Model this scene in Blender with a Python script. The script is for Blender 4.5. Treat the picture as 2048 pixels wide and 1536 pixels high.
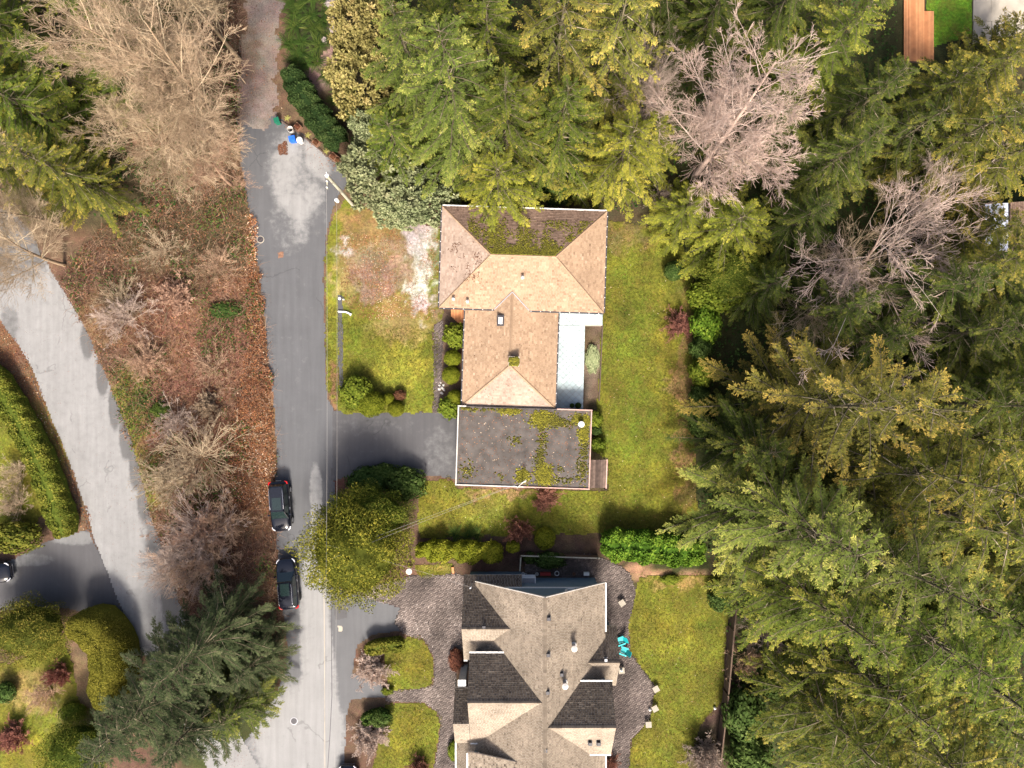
import bpy, math, random
import numpy as np
from mathutils import Vector, Matrix
R = math.radians
random.seed(7)
scene = bpy.context.scene
col = scene.collection
for o in list(bpy.data.objects): bpy.data.objects.remove(o)

# ------------------------------------------------------------------ camera, sky, sun, exposure
CAMH = 65.0; FPX = 1365.33
cam = bpy.data.cameras.new('camera'); cam.lens = 24; cam.sensor_width = 36; cam.clip_end = 2000
camo = bpy.data.objects.new('camera', cam); camo.location = (0, 0, CAMH); camo.rotation_euler = (0, 0, 0)
col.objects.link(camo); scene.camera = camo
SUN_EL, SUN_AZ = 44.0, 178.0          # azimuth clockwise from +Y: the sun stands at the bottom of the picture
w = bpy.data.worlds.new('World'); scene.world = w; w.use_nodes = True
nt = w.node_tree; nt.nodes.clear()
sky = nt.nodes.new('ShaderNodeTexSky'); sky.sky_type = 'NISHITA'; sky.sun_disc = False
sky.sun_elevation = R(SUN_EL); sky.sun_rotation = R(SUN_AZ); sky.dust_density = 6.0; sky.air_density = 0.7; sky.ozone_density = 0.3
bg = nt.nodes.new('ShaderNodeBackground'); bg.inputs[1].default_value = 0.135
wo = nt.nodes.new('ShaderNodeOutputWorld')
nt.links.new(sky.outputs[0], bg.inputs[0]); nt.links.new(bg.outputs[0], wo.inputs[0])
sl = bpy.data.lights.new('sun', 'SUN'); sl.energy = 4.1; sl.angle = R(11); sl.color = (1.0, 0.935, 0.84)
so = bpy.data.objects.new('sun', sl); col.objects.link(so)
d = Vector((math.sin(R(SUN_AZ))*math.cos(R(SUN_EL)), math.cos(R(SUN_AZ))*math.cos(R(SUN_EL)), math.sin(R(SUN_EL))))
so.rotation_euler = (-d).to_track_quat('-Z', 'Y').to_euler(); so.location = (0, -60, 90)
vs = scene.view_settings; vs.view_transform = 'Standard'; vs.look = 'None'; vs.gamma = 1; vs.exposure = 0.97
scene.render.resolution_x = 1024; scene.render.resolution_y = 768

def W(px, py, z=0.0):                 # a photo pixel at a known height -> a point in the place
    k = (CAMH - z)/FPX
    return Vector(((px-1024)*k, -(py-768)*k, z))

# ------------------------------------------------------------------ helpers
def tag(o, label=None, cat=None, group=None, kind=None):
    if label: o['label'] = label
    if cat: o['category'] = cat
    if group: o['group'] = group
    if kind: o['kind'] = kind
    return o
def empty(name, loc, rz=0):
    o = bpy.data.objects.new(name, None); o.empty_display_size = .3
    o.location = loc; o.rotation_euler = (0, 0, rz); col.objects.link(o); return o
def link(name, me, m=None, parent=None, loc=None):
    o = bpy.data.objects.new(name, me); col.objects.link(o)
    if m is not None:
        if len(me.materials) == 0: me.materials.append(m)
        elif me.materials[0] != m:
            o.material_slots[0].link = 'OBJECT'; o.material_slots[0].material = m
    if parent: o.parent = parent
    if loc is not None: o.location = loc
    return o
def mesh_np(name, V, F, tint=None, colr=None, smooth=False):
    V = np.asarray(V, np.float32); me = bpy.data.meshes.new(name)
    F = [np.asarray(f, np.int32) for f in (F if isinstance(F, list) else [F]) if len(f)]
    me.vertices.add(len(V)); me.vertices.foreach_set('co', V.ravel())
    li = np.concatenate([f.ravel() for f in F]); n = sum(len(f) for f in F)
    tot = np.concatenate([np.full(len(f), f.shape[1], np.int32) for f in F])
    st = np.concatenate([[0], np.cumsum(tot)[:-1]]).astype(np.int32)
    me.loops.add(len(li)); me.loops.foreach_set('vertex_index', li)
    me.polygons.add(n); me.polygons.foreach_set('loop_start', st); me.polygons.foreach_set('loop_total', tot)
    if smooth: me.polygons.foreach_set('use_smooth', np.ones(n, bool))
    if tint is not None:
        a = me.attributes.new('tint', 'FLOAT', 'POINT'); a.data.foreach_set('value', np.asarray(tint, np.float32))
    if colr is not None:
        c = np.ones((len(V), 4), np.float32); c[:, :3] = colr
        a = me.attributes.new('Col', 'FLOAT_COLOR', 'POINT'); a.data.foreach_set('color', c.ravel())
    me.update(calc_edges=True); return me

class MB:                              # collects shapes, builds ONE mesh object
    def __init__(s): s.v = []; s.f = []; s.t = []
    def add(s, vs_, fs, tint=.5):
        b = len(s.v); s.v += [tuple(v) for v in vs_]; s.f += [tuple(b+i for i in f) for f in fs]; s.t += [tint]*len(vs_); return s
    def box(s, c, size, rz=0, tint=.5, taper=1.0, tilt=None):
        cx, cy, cz = c; x, y, z = size[0]/2, size[1]/2, size[2]/2; ca, sa = math.cos(rz), math.sin(rz); vs_ = []
        for k, zz in ((1, -z), (taper, z)):
            for a, b in ((-1, -1), (1, -1), (1, 1), (-1, 1)):
                p = Vector((a*x*k, b*y*k, zz))
                if tilt: p = tilt @ p
                vs_.append((cx+p.x*ca-p.y*sa, cy+p.x*sa+p.y*ca, cz+p.z))
        return s.add(vs_, [(3, 2, 1, 0), (4, 5, 6, 7), (0, 1, 5, 4), (1, 2, 6, 5), (2, 3, 7, 6), (3, 0, 4, 7)], tint)
    def bar(s, p, q, w_, h_, tint=.5):  # a beam between two points
        p, q = Vector(p), Vector(q); d_ = (q-p); L = d_.length; d_.normalize()
        up = Vector((0, 0, 1)) if abs(d_.z) < .95 else Vector((0, 1, 0))
        sd = d_.cross(up).normalized(); u = sd.cross(d_); vs_ = []
        for e in (p, q):
            for a, b in ((-1, -1), (1, -1), (1, 1), (-1, 1)): vs_.append(e+sd*a*w_/2+u*b*h_/2)
        return s.add(vs_, [(0, 1, 2, 3), (7, 6, 5, 4), (0, 4, 5, 1), (1, 5, 6, 2), (2, 6, 7, 3), (3, 7, 4, 0)], tint)
    def tube(s, pts, rad, n=6, cap=True, tint=.5):
        pts = [Vector(p) for p in pts]; rad = rad if isinstance(rad, (list, tuple)) else [rad]*len(pts)
        vs_, fs = [], []
        for i, p in enumerate(pts):
            t_ = (pts[min(i+1, len(pts)-1)]-pts[max(i-1, 0)]).normalized()
            up = Vector((0, 0, 1)) if abs(t_.z) < .9 else Vector((0, 1, 0))
            a = t_.cross(up).normalized(); b = a.cross(t_)
            for k in range(n):
                an = 2*math.pi*k/n; vs_.append(p+(a*math.cos(an)+b*math.sin(an))*rad[i])
        for i in range(len(pts)-1):
            for k in range(n): fs.append((i*n+k, i*n+(k+1) % n, (i+1)*n+(k+1) % n, (i+1)*n+k))
        if cap: fs += [tuple(range(n-1, -1, -1)), tuple((len(pts)-1)*n+k for k in range(n))]
        return s.add(vs_, fs, tint)
    def lathe(s, c, prof, n=16, tint=.5):
        vs_, fs = [], []
        for r_, z in prof:
            for k in range(n):
                a = 2*math.pi*k/n; vs_.append((c[0]+r_*math.cos(a), c[1]+r_*math.sin(a), c[2]+z))
        for i in range(len(prof)-1):
            for k in range(n): fs.append((i*n+k, i*n+(k+1) % n, (i+1)*n+(k+1) % n, (i+1)*n+k))
        fs += [tuple(range(n-1, -1, -1)), tuple((len(prof)-1)*n+k for k in range(n))]
        return s.add(vs_, fs, tint)
    def prism(s, poly, z0, z1, tint=.5):
        n = len(poly); vs_ = [(p[0], p[1], z0) for p in poly]+[(p[0], p[1], z1) for p in poly]
        ar = sum(poly[i][0]*poly[(i+1) % n][1]-poly[(i+1) % n][0]*poly[i][1] for i in range(n))
        if ar < 0: return s.prism(list(poly)[::-1], z0, z1, tint)
        return s.add(vs_, [tuple(range(n-1, -1, -1)), tuple(range(n, 2*n))]+[(i, (i+1) % n, (i+1) % n+n, i+n) for i in range(n)], tint)
    def slab(s, poly3, th, tint=.5):    # planar polygon given a thickness downwards
        n = len(poly3); vs_ = [Vector(p) for p in poly3]; vs_ += [p-Vector((0, 0, th)) for p in vs_]
        return s.add(vs_, [tuple(range(n)), tuple(range(2*n-1, n-1, -1))]+[(i+n, (i+1) % n+n, (i+1) % n, i) for i in range(n)], tint)
    def mesh(s, name, off=(0, 0, 0), smooth=False):
        me = bpy.data.meshes.new(name); me.from_pydata([(v[0]-off[0], v[1]-off[1], v[2]-off[2]) for v in s.v], [], s.f)
        a = me.attributes.new('tint', 'FLOAT', 'POINT'); a.data.foreach_set('value', s.t)
        if smooth:
            for p in me.polygons: p.use_smooth = True
        me.update(); return me
    def build(s, name, m, parent=None, world=True, smooth=False):
        off = parent.matrix_basis.translation if (parent and world) else (0, 0, 0)
        if parent and world and parent.parent: off = parent.matrix_basis.translation+parent.parent.matrix_basis.translation
        return link(name, s.mesh(name, off, smooth), m, parent)

# value noise for masks
_lat = np.random.default_rng(3).random((256, 256)).astype(np.float32)
def vnoise(x, y, sc):
    x = np.asarray(x)/sc+100; y = np.asarray(y)/sc+100; xi = np.floor(x).astype(int); yi = np.floor(y).astype(int)
    fx = x-xi; fy = y-yi; fx = fx*fx*(3-2*fx); fy = fy*fy*(3-2*fy)
    g = lambda a, b: _lat[a % 256, b % 256]
    return (g(xi, yi)*(1-fx)+g(xi+1, yi)*fx)*(1-fy)+(g(xi, yi+1)*(1-fx)+g(xi+1, yi+1)*fx)*fy
def fbm(x, y, sc): return .55*vnoise(x, y, sc)+.3*vnoise(x+31, y-17, sc/2.1)+.15*vnoise(x-11, y+47, sc/4.7)
def inpoly(x, y, poly):
    ins = np.zeros(x.shape, bool); n = len(poly)
    for i in range(n):
        x0, y0 = poly[i]; x1, y1 = poly[(i+1) % n]
        if y0 == y1: continue
        c = ((y0 > y) != (y1 > y)) & (x < (x1-x0)*(y-y0)/(y1-y0)+x0); ins ^= c
    return ins
def pw(pts, z=0): return [tuple(W(a, b, z)[:2]) for a, b in pts]
def topx(x, y): return x*FPX/CAMH+1024, -y*FPX/CAMH+768

# ------------------------------------------------------------------ materials
def newmat(name):
    m = bpy.data.materials.new(name); m.use_nodes = True; n = m.node_tree.nodes; l = m.node_tree.links
    return m, n, l, n['Principled BSDF']
def mat(name, c, rough=.75, var=.25, scale=6, bump=.0, bscale=40, metal=0, spec=.4, dark=None, fine=0.0):
    m, n, l, p = newmat(name); p.inputs['Roughness'].default_value = rough; p.inputs['Metallic'].default_value = metal
    p.inputs['Specular IOR Level'].default_value = spec
    tc = n.new('ShaderNodeTexCoord'); nz = n.new('ShaderNodeTexNoise'); nz.inputs['Scale'].default_value = scale; nz.inputs['Detail'].default_value = 6
    l.new(tc.outputs['Object'], nz.inputs['Vector'])
    rp = n.new('ShaderNodeValToRGB'); dk = dark or tuple(v*(1-var) for v in c)
    rp.color_ramp.elements[0].position = .3; rp.color_ramp.elements[1].position = .7
    rp.color_ramp.elements[0].color = (*dk, 1); rp.color_ramp.elements[1].color = (*[min(1, v*(1+var*.6)) for v in c], 1)
    l.new(nz.outputs['Fac'], rp.inputs[0]); l.new(rp.outputs[0], p.inputs['Base Color'])
    if bump:
        b = n.new('ShaderNodeBump'); b.inputs['Strength'].default_value = bump; b.inputs['Distance'].default_value = .03
        nb = n.new('ShaderNodeTexNoise'); nb.inputs['Scale'].default_value = bscale; nb.inputs['Detail'].default_value = 4
        l.new(tc.outputs['Object'], nb.inputs['Vector']); l.new(nb.outputs['Fac'], b.inputs['Height']); l.new(b.outputs[0], p.inputs['Normal'])
    return m
def tintmat(name, stops, rough=.85, wsc=.6, wamt=.25, transl=0, orand=0.0, spec=.25):
    """colour per piece from its 'tint', weathered by noise, shifted a little per object"""
    m, n, l, p = newmat(name); p.inputs['Roughness'].default_value = rough; p.inputs['Specular IOR Level'].default_value = spec
    at = n.new('ShaderNodeAttribute'); at.attribute_name = 'tint'
    rp = n.new('ShaderNodeValToRGB'); els = rp.color_ramp.elements
    while len(els) < len(stops): els.new(.5)
    for i, (pos, c) in enumerate(stops): els[i].position = pos; els[i].color = (*c, 1)
    l.new(at.outputs['Fac'], rp.inputs[0])
    tc = n.new('ShaderNodeTexCoord'); nz = n.new('ShaderNodeTexNoise'); nz.inputs['Scale'].default_value = wsc; nz.inputs['Detail'].default_value = 5
    l.new(tc.outputs['Object'], nz.inputs['Vector'])
    mr = n.new('ShaderNodeMapRange'); mr.inputs[1].default_value = .3; mr.inputs[2].default_value = .7
    mr.inputs[3].default_value = 1-wamt; mr.inputs[4].default_value = 1+wamt*.6; l.new(nz.outputs['Fac'], mr.inputs[0])
    hs = n.new('ShaderNodeHueSaturation'); l.new(rp.outputs[0], hs.inputs['Color'])
    val = mr.outputs[0]
    if orand:
        oi = n.new('ShaderNodeObjectInfo'); m2 = n.new('ShaderNodeMapRange'); m2.inputs[3].default_value = 1-orand; m2.inputs[4].default_value = 1+orand
        l.new(oi.outputs['Random'], m2.inputs[0]); mm = n.new('ShaderNodeMath'); mm.operation = 'MULTIPLY'
        l.new(m2.outputs[0], mm.inputs[0]); l.new(val, mm.inputs[1]); val = mm.outputs[0]
        m3 = n.new('ShaderNodeMapRange'); m3.inputs[3].default_value = .5-orand*.06; m3.inputs[4].default_value = .5+orand*.06
        mf = n.new('ShaderNodeMath'); mf.operation = 'FRACT'; mx = n.new('ShaderNodeMath'); mx.operation = 'MULTIPLY'; mx.inputs[1].default_value = 7.3
        l.new(oi.outputs['Random'], mx.inputs[0]); l.new(mx.outputs[0], mf.inputs[0]); l.new(mf.outputs[0], m3.inputs[0]); l.new(m3.outputs[0], hs.inputs['Hue'])
    l.new(val, hs.inputs['Value']); l.new(hs.outputs[0], p.inputs['Base Color'])
    if transl:
        tr = n.new('ShaderNodeBsdfTranslucent'); l.new(hs.outputs[0], tr.inputs['Color'])
        ms = n.new('ShaderNodeMixShader'); ms.inputs[0].default_value = transl
        l.new(p.outputs[0], ms.inputs[1]); l.new(tr.outputs[0], ms.inputs[2]); l.new(ms.outputs[0], n['Material Output'].inputs[0])
    return m
def groundmat(name, nsc=(1.2, 9, 40), amt=(.25, .35, .35), bump=.5, rough=.95, thatch=None):
    """colour painted per vertex (soil, moss, gravel), broken up by three scales of noise"""
    m, n, l, p = newmat(name); p.inputs['Roughness'].default_value = rough; p.inputs['Specular IOR Level'].default_value = .15
    at = n.new('ShaderNodeAttribute'); at.attribute_name = 'Col'; tc = n.new('ShaderNodeTexCoord'); cur = None
    for s_, a in zip(nsc, amt):
        nz = n.new('ShaderNodeTexNoise'); nz.inputs['Scale'].default_value = s_; nz.inputs['Detail'].default_value = 4; l.new(tc.outputs['Object'], nz.inputs['Vector'])
        mr = n.new('ShaderNodeMapRange'); mr.inputs[1].default_value = .28; mr.inputs[2].default_value = .72
        mr.inputs[3].default_value = 1-a; mr.inputs[4].default_value = 1+a; l.new(nz.outputs['Fac'], mr.inputs[0])
        if cur is None: cur = mr.outputs[0]
        else:
            mm = n.new('ShaderNodeMath'); mm.operation = 'MULTIPLY'; l.new(cur, mm.inputs[0]); l.new(mr.outputs[0], mm.inputs[1]); cur = mm.outputs[0]
    hs = n.new('ShaderNodeHueSaturation'); l.new(at.outputs['Color'], hs.inputs['Color']); l.new(cur, hs.inputs['Value'])
    nh = n.new('ShaderNodeTexNoise'); nh.inputs['Scale'].default_value = 3.0; l.new(tc.outputs['Object'], nh.inputs['Vector'])
    mh = n.new('ShaderNodeMapRange'); mh.inputs[3].default_value = .465; mh.inputs[4].default_value = .535; l.new(nh.outputs['Fac'], mh.inputs[0]); l.new(mh.outputs[0], hs.inputs['Hue'])
    out = hs.outputs[0]
    if thatch:
        nq = n.new('ShaderNodeTexNoise'); nq.inputs['Scale'].default_value = .9; nq.inputs['Detail'].default_value = 9; nq.inputs['Roughness'].default_value = .72; l.new(tc.outputs['Object'], nq.inputs['Vector'])
        mq = n.new('ShaderNodeMapRange'); mq.inputs[1].default_value = .47; mq.inputs[2].default_value = .68; mq.inputs[4].default_value = .8; l.new(nq.outputs['Fac'], mq.inputs[0])
        mx = n.new('ShaderNodeMix'); mx.data_type = 'RGBA'; l.new(mq.outputs[0], mx.inputs[0]); l.new(out, mx.inputs[6]); mx.inputs[7].default_value = (*thatch, 1); out = mx.outputs[2]
    l.new(out, p.inputs['Base Color'])
    b = n.new('ShaderNodeBump'); b.inputs['Strength'].default_value = bump; b.inputs['Distance'].default_value = .06
    nb = n.new('ShaderNodeTexNoise'); nb.inputs['Scale'].default_value = 11; nb.inputs['Detail'].default_value = 5
    l.new(tc.outputs['Object'], nb.inputs['Vector']); l.new(nb.outputs['Fac'], b.inputs['Height']); l.new(b.outputs[0], p.inputs['Normal'])
    return m
def asphaltmat(name, wet, dry, rot=0., amp=1.1):
    """dark damp asphalt drying in pale blotches; 'tint' says how far it has dried"""
    m, n, l, p = newmat(name); tc = n.new('ShaderNodeTexCoord'); at = n.new('ShaderNodeAttribute'); at.attribute_name = 'tint'
    def noise(s_, det=5):
        nz = n.new('ShaderNodeTexNoise'); nz.inputs['Scale'].default_value = s_; nz.inputs['Detail'].default_value = det; nz.inputs['Roughness'].default_value = .65
        l.new(tc.outputs['Object'], nz.inputs['Vector']); return nz.outputs['Fac']
    def math_(op, a, b):
        q = n.new('ShaderNodeMath'); q.operation = op
        for i, v in enumerate((a, b)):
            if isinstance(v, (int, float)): q.inputs[i].default_value = v
            else: l.new(v, q.inputs[i])
        return q.outputs[0]
    f = math_('ADD', at.outputs['Fac'], math_('MULTIPLY', math_('SUBTRACT', noise(1.5, 10), .5), amp))
    mr = n.new('ShaderNodeMapRange'); mr.interpolation_type = 'SMOOTHSTEP'; mr.inputs[1].default_value = .22; mr.inputs[2].default_value = .80; l.new(f, mr.inputs[0])
    mx = n.new('ShaderNodeMix'); mx.data_type = 'RGBA'; mx.inputs[6].default_value = (*wet, 1); mx.inputs[7].default_value = (*dry, 1); l.new(mr.outputs[0], mx.inputs[0])
    v = math_('MULTIPLY', math_('ADD', .72, math_('MULTIPLY', noise(45, 3), .56)), math_('ADD', .84, math_('MULTIPLY', noise(.5, 5), .32)))
    hs = n.new('ShaderNodeHueSaturation'); l.new(mx.outputs[2], hs.inputs['Color']); l.new(v, hs.inputs['Value']); l.new(hs.outputs[0], p.inputs['Base Color'])
    # hairline cracks and faint wheel streaks along the road
    mp = n.new('ShaderNodeMapping'); mp.inputs['Scale'].default_value = (2.6, .16, 1); mp.inputs['Rotation'].default_value = (0, 0, rot); l.new(tc.outputs['Object'], mp.inputs['Vector'])
    st = n.new('ShaderNodeTexNoise'); st.inputs['Scale'].default_value = 1.0; st.inputs['Detail'].default_value = 6; l.new(mp.outputs[0], st.inputs['Vector'])
    vo = n.new('ShaderNodeTexVoronoi'); vo.feature = 'DISTANCE_TO_EDGE'; vo.inputs['Scale'].default_value = .21
    wn_ = n.new('ShaderNodeTexNoise'); wn_.inputs['Scale'].default_value = 1.1; wn_.inputs['Detail'].default_value = 6; l.new(tc.outputs['Object'], wn_.inputs['Vector'])
    vm = n.new('ShaderNodeMix'); vm.data_type = 'VECTOR'; vm.inputs[0].default_value = .5; l.new(tc.outputs['Object'], vm.inputs[4]); l.new(wn_.outputs['Color'], vm.inputs[5]); l.new(vm.outputs[1], vo.inputs['Vector'])
    cr = n.new('ShaderNodeMapRange'); cr.inputs[1].default_value = .0; cr.inputs[2].default_value = .007; cr.inputs[3].default_value = .70; cr.inputs[4].default_value = 1.0; l.new(math_('ADD', vo.outputs['Distance'], math_('MULTIPLY', math_('GREATER_THAN', noise(.22, 2), .47), .02)), cr.inputs[0])
    v2 = math_('MULTIPLY', math_('MULTIPLY', v, cr.outputs[0]), math_('ADD', .80, math_('MULTIPLY', st.outputs['Fac'], .40))); l.new(v2, hs.inputs['Value'])
    r2 = n.new('ShaderNodeMapRange'); r2.inputs[3].default_value = .62; r2.inputs[4].default_value = .92; l.new(mr.outputs[0], r2.inputs[0]); l.new(r2.outputs[0], p.inputs['Roughness'])
    p.inputs['Specular IOR Level'].default_value = .3
    b = n.new('ShaderNodeBump'); b.inputs['Strength'].default_value = .35; b.inputs['Distance'].default_value = .02; l.new(noise(60, 3), b.inputs['Height']); l.new(b.outputs[0], p.inputs['Normal'])
    return m

def fol(name, a, b, c, transl=.14, orand=.18):
    return tintmat(name, [(0, a), (.55, b), (1, c)], rough=.75, wsc=.5, wamt=.22, transl=transl, orand=orand, spec=.06)
M = {}
M['fir'] = fol('fir_needles', (0.038, 0.061, 0.009), (0.103, 0.136, 0.017), (0.370, 0.329, 0.060))
M['fir_blue'] = fol('fir_needles_bluish', (0.043, 0.067, 0.013), (0.114, 0.149, 0.026), (0.370, 0.356, 0.083))
M['fir_dark'] = fol('fir_needles_dark', (0.023, 0.039, 0.007), (0.065, 0.089, 0.014), (0.231, 0.221, 0.043))
M['gold'] = fol('cedar_golden', (0.056, 0.072, 0.012), (0.176, 0.172, 0.032), (0.489, 0.354, 0.085))
M['olive'] = fol('cedar_olive', (0.042, 0.057, 0.008), (0.119, 0.129, 0.019), (0.429, 0.329, 0.064))
M['yellow'] = fol('hemlock_yellow', (0.062, 0.081, 0.010), (0.185, 0.197, 0.023), (0.444, 0.386, 0.059))
M['brownfir'] = fol('fir_bronze', (0.052, 0.061, 0.010), (0.157, 0.146, 0.028), (0.438, 0.305, 0.067))
M['pine'] = fol('pine_tufts', (.130, .160, .070), (.300, .325, .165), (.480, .470, .270))
M['pineyel'] = fol('pine_tufts_yellow', (.150, .145, .040), (.340, .305, .105), (.540, .440, .180))
M['bush'] = fol('shrub_leaves', (0.048, 0.080, 0.008), (0.140, 0.180, 0.019), (0.280, 0.296, 0.040))
M['bushdark'] = fol('shrub_leaves_dark', (.020, .042, .008), (.056, .095, .020), (.140, .185, .055))
M['bushyel'] = fol('topiary_leaves', (0.072, 0.089, 0.007), (0.170, 0.183, 0.015), (0.297, 0.281, 0.034))
M['laurel'] = fol('laurel_leaves', (0.028, 0.068, 0.006), (0.096, 0.172, 0.016), (0.264, 0.344, 0.040))
M['hedge'] = fol('hedge_leaves', (.050, .074, .010), (.135, .145, .020), (.265, .225, .042))
M['cypress'] = fol('cypress_sprays', (0.056, 0.065, 0.009), (0.156, 0.149, 0.020), (0.413, 0.314, 0.050))
M['fir_shaded'] = fol('fir_needles_shaded', (.014, .027, .010), (.040, .058, .022), (.120, .135, .062))  # shade of trees seen from their sunless side, put into the needle colour
M['deephedge'] = fol('hedge_deep', (.012, .026, .008), (.030, .052, .014), (.085, .115, .035))
M['hedgegold'] = fol('hedge_golden', (.080, .080, .012), (.200, .180, .024), (.340, .280, .05))
M['fern'] = fol('fern_fronds', (.016, .034, .008), (.046, .078, .014), (.150, .175, .038))
M['redbush'] = fol('bronze_leaves', (.055, .022, .014), (.145, .062, .036), (.270, .130, .065))
M['moss'] = tintmat('moss', [(0, (.045, .042, .010)), (.5, (.115, .108, .014)), (1, (.25, .225, .02))], rough=.95, wsc=3)
M['litter'] = tintmat('leaf_litter', [(0, (0.054, 0.021, 0.010)), (.35, (0.151, 0.059, 0.027)), (.7, (0.292, 0.114, 0.047)), (.93, (0.367, 0.190, 0.085)), (1, (0.594, 0.456, 0.323))], rough=.85, wsc=.35, wamt=.35)
M['bramble'] = tintmat('bramble', [(0, (0.046, 0.018, 0.010)), (.4, (0.143, 0.056, 0.029)), (.58, (0.084, 0.065, 0.018)), (.8, (0.243, 0.098, 0.050)), (1, (0.353, 0.197, 0.113))], rough=.8, wsc=.4, wamt=.35, transl=.1)
M['ivy'] = fol('ivy_leaves', (.018, .042, .010), (.05, .09, .02), (.12, .17, .04))
M['grass'] = tintmat('grass_blades', [(0, (.055, .064, .008)), (.5, (.128, .132, .014)), (.85, (.215, .19, .026)), (1, (.28, .21, .08))], rough=.8, wsc=.5, wamt=.3, transl=.3)
M['bark'] = mat('bark', (.14, .105, .075), .9, .4, 5, .6, 20)
M['twig_tan'] = tintmat('twigs_tan', [(0, (0.150, 0.099, 0.062)), (.5, (0.330, 0.239, 0.152)), (1, (0.580, 0.478, 0.323))], rough=.9, wsc=.4, orand=.12)
M['twig_pink'] = tintmat('twigs_pinkish', [(0, (.26, .175, .135)), (.5, (.48, .355, .29)), (1, (.70, .58, .50))], rough=.9, wsc=.4, orand=.06)
M['twig_grey'] = tintmat('twigs_grey', [(0, (0.184, 0.132, 0.103)), (.5, (0.368, 0.282, 0.230)), (1, (0.598, 0.483, 0.391))], rough=.9, wsc=.4, orand=.12)
M['twig_brown'] = tintmat('twigs_brown', [(0, (0.161, 0.093, 0.060)), (.5, (0.358, 0.216, 0.144)), (1, (0.580, 0.408, 0.275))], rough=.9, wsc=.4, orand=.12)
M['branchwood'] = tintmat('branch_wood', [(0, (.085, .068, .042)), (.6, (.13, .11, .065)), (1, (.34, .28, .20))], rough=.9)
M['twig_red'] = tintmat('twigs_reddish', [(0, (0.108, 0.039, 0.031)), (.5, (0.264, 0.105, 0.077)), (1, (0.480, 0.242, 0.165))], rough=.9, wsc=.4, orand=.1)
M['shingle_tan'] = tintmat('shingles_tan', [(0, (0.177, 0.112, 0.071)), (.35, (0.275, 0.184, 0.118)), (.75, (0.354, 0.247, 0.161)), (1, (0.425, 0.312, 0.219))], rough=.9, wsc=.45, wamt=.14)
M['shingle_brown'] = tintmat('shingles_brown', [(0, (.10, .064, .048)), (.5, (.175, .115, .084)), (1, (.26, .18, .135))], rough=.92, wsc=.5, wamt=.3)
M['shingle_pink'] = tintmat('shingles_faded', [(0, (0.212, 0.143, 0.109)), (.5, (0.316, 0.236, 0.183)), (1, (0.408, 0.319, 0.259))], rough=.9, wsc=.5, wamt=.2)
M['shingle_grey'] = tintmat('shingles_grey', [(0, (0.081, 0.061, 0.047)), (.22, (0.138, 0.109, 0.082)), (.5, (0.234, 0.189, 0.143)), (1, (0.354, 0.294, 0.227))], rough=.92, wsc=.33, wamt=.3)
M['roof_gravel'] = mat('roof_gravel', (.092, .080, .072), .95, .4, 1.3, .8, 30)
M['fascia'] = mat('fascia_pink', (.48, .30, .25), .7, .2, 3)
M['white'] = mat('white_paint', (.78, .77, .74), .5, .08, 4)
M['offwhite'] = mat('dirty_white', (.52, .49, .45), .6, .18, 5)
M['siding'] = mat('siding_slate_blue', (.135, .20, .245), .65, .12, 3)
M['siding_beige'] = mat('siding_beige', (.42, .36, .29), .7, .12, 3)
M['glass'] = mat('window_glass', (.03, .04, .05), .08, .1, 2, spec=.6)
M['darkmetal'] = mat('dark_metal', (.045, .042, .048), .5, .2, 8)
M['greymetal'] = mat('grey_metal', (.34, .34, .36), .4, .12, 8, metal=.4)
M['deckwood'] = tintmat('deck_boards_orange', [(0, (.46, .19, .08)), (1, (.62, .29, .13))], rough=.7, wsc=2, wamt=.15)
M['oldwood'] = tintmat('old_boards', [(0, (.055, .038, .032)), (1, (.15, .105, .085))], rough=.9, wsc=3, wamt=.35)
M['fencewood'] = tintmat('fence_boards', [(0, (.075, .05, .038)), (1, (.17, .115, .08))], rough=.9, wsc=3, wamt=.25)
M['polewood'] = mat('pole_wood', (.36, .34, .26), .85, .2, 6)
M['tilepale'] = tintmat('patio_tiles_pale', [(0, (.35, .42, .435)), (1, (.42, .49, .50))], rough=.45, wsc=.7, wamt=.14)
M['paver'] = tintmat('brick_pavers', [(0, (0.065, 0.050, 0.047)), (.5, (0.147, 0.118, 0.105)), (.85, (0.248, 0.202, 0.179)), (1, (0.354, 0.302, 0.273))], rough=.9, wsc=.35, wamt=.5)
M['concrete'] = mat('concrete', (.36, .32, .26), .85, .25, .6, .2, 30)
M['rock'] = mat('boulder_stone', (.30, .25, .23), .9, .35, 2.5, .6, 12)
M['terracotta'] = mat('rusty_wood', (.20, .105, .065), .85, .35, 6)
M['blue'] = mat('blue_plastic', (.02, .12, .62), .4, .1, 5)
M['teal'] = mat('teal_plastic', (.01, .42, .44), .45, .08, 5)
M['greenpl'] = mat('green_plastic', (.01, .12, .07), .45, .1, 5)
M['redpl'] = mat('red_plastic', (.35, .03, .025), .5, .1, 5)
M['carpaint'] = mat('black_car_paint', (.004, .005, .010), .08, .05, 2, spec=.7)
M['carsilver'] = mat('grey_car_paint', (.10, .11, .13), .2, .05, 2, metal=.5, spec=.6)
M['carglass'] = mat('car_glass', (.012, .022, .022), .05, .05, 2, spec=.7)
M['tyre'] = mat('tyre_rubber', (.02, .02, .02), .8, .1, 9)
M['chrome'] = mat('chrome', (.65, .65, .68), .18, .05, 3, metal=.9)
M['lampred'] = mat('tail_lamp', (.45, .01, .012), .2, .05, 3)
M['lampclear'] = mat('head_lamp', (.72, .72, .76), .15, .05, 3)
M['wire'] = mat('wire', (.30, .28, .26), .6, .1, 3)
M['soil'] = groundmat('ground_cover')
M['lawn'] = groundmat('lawn_grass', (.5, 4, 22), (.28, .35, .5), .9, thatch=(.125, .105, .022))
M['gravel'] = groundmat('gravel_lane', (1, 8, 50), (.2, .25, .3), .5)
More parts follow.
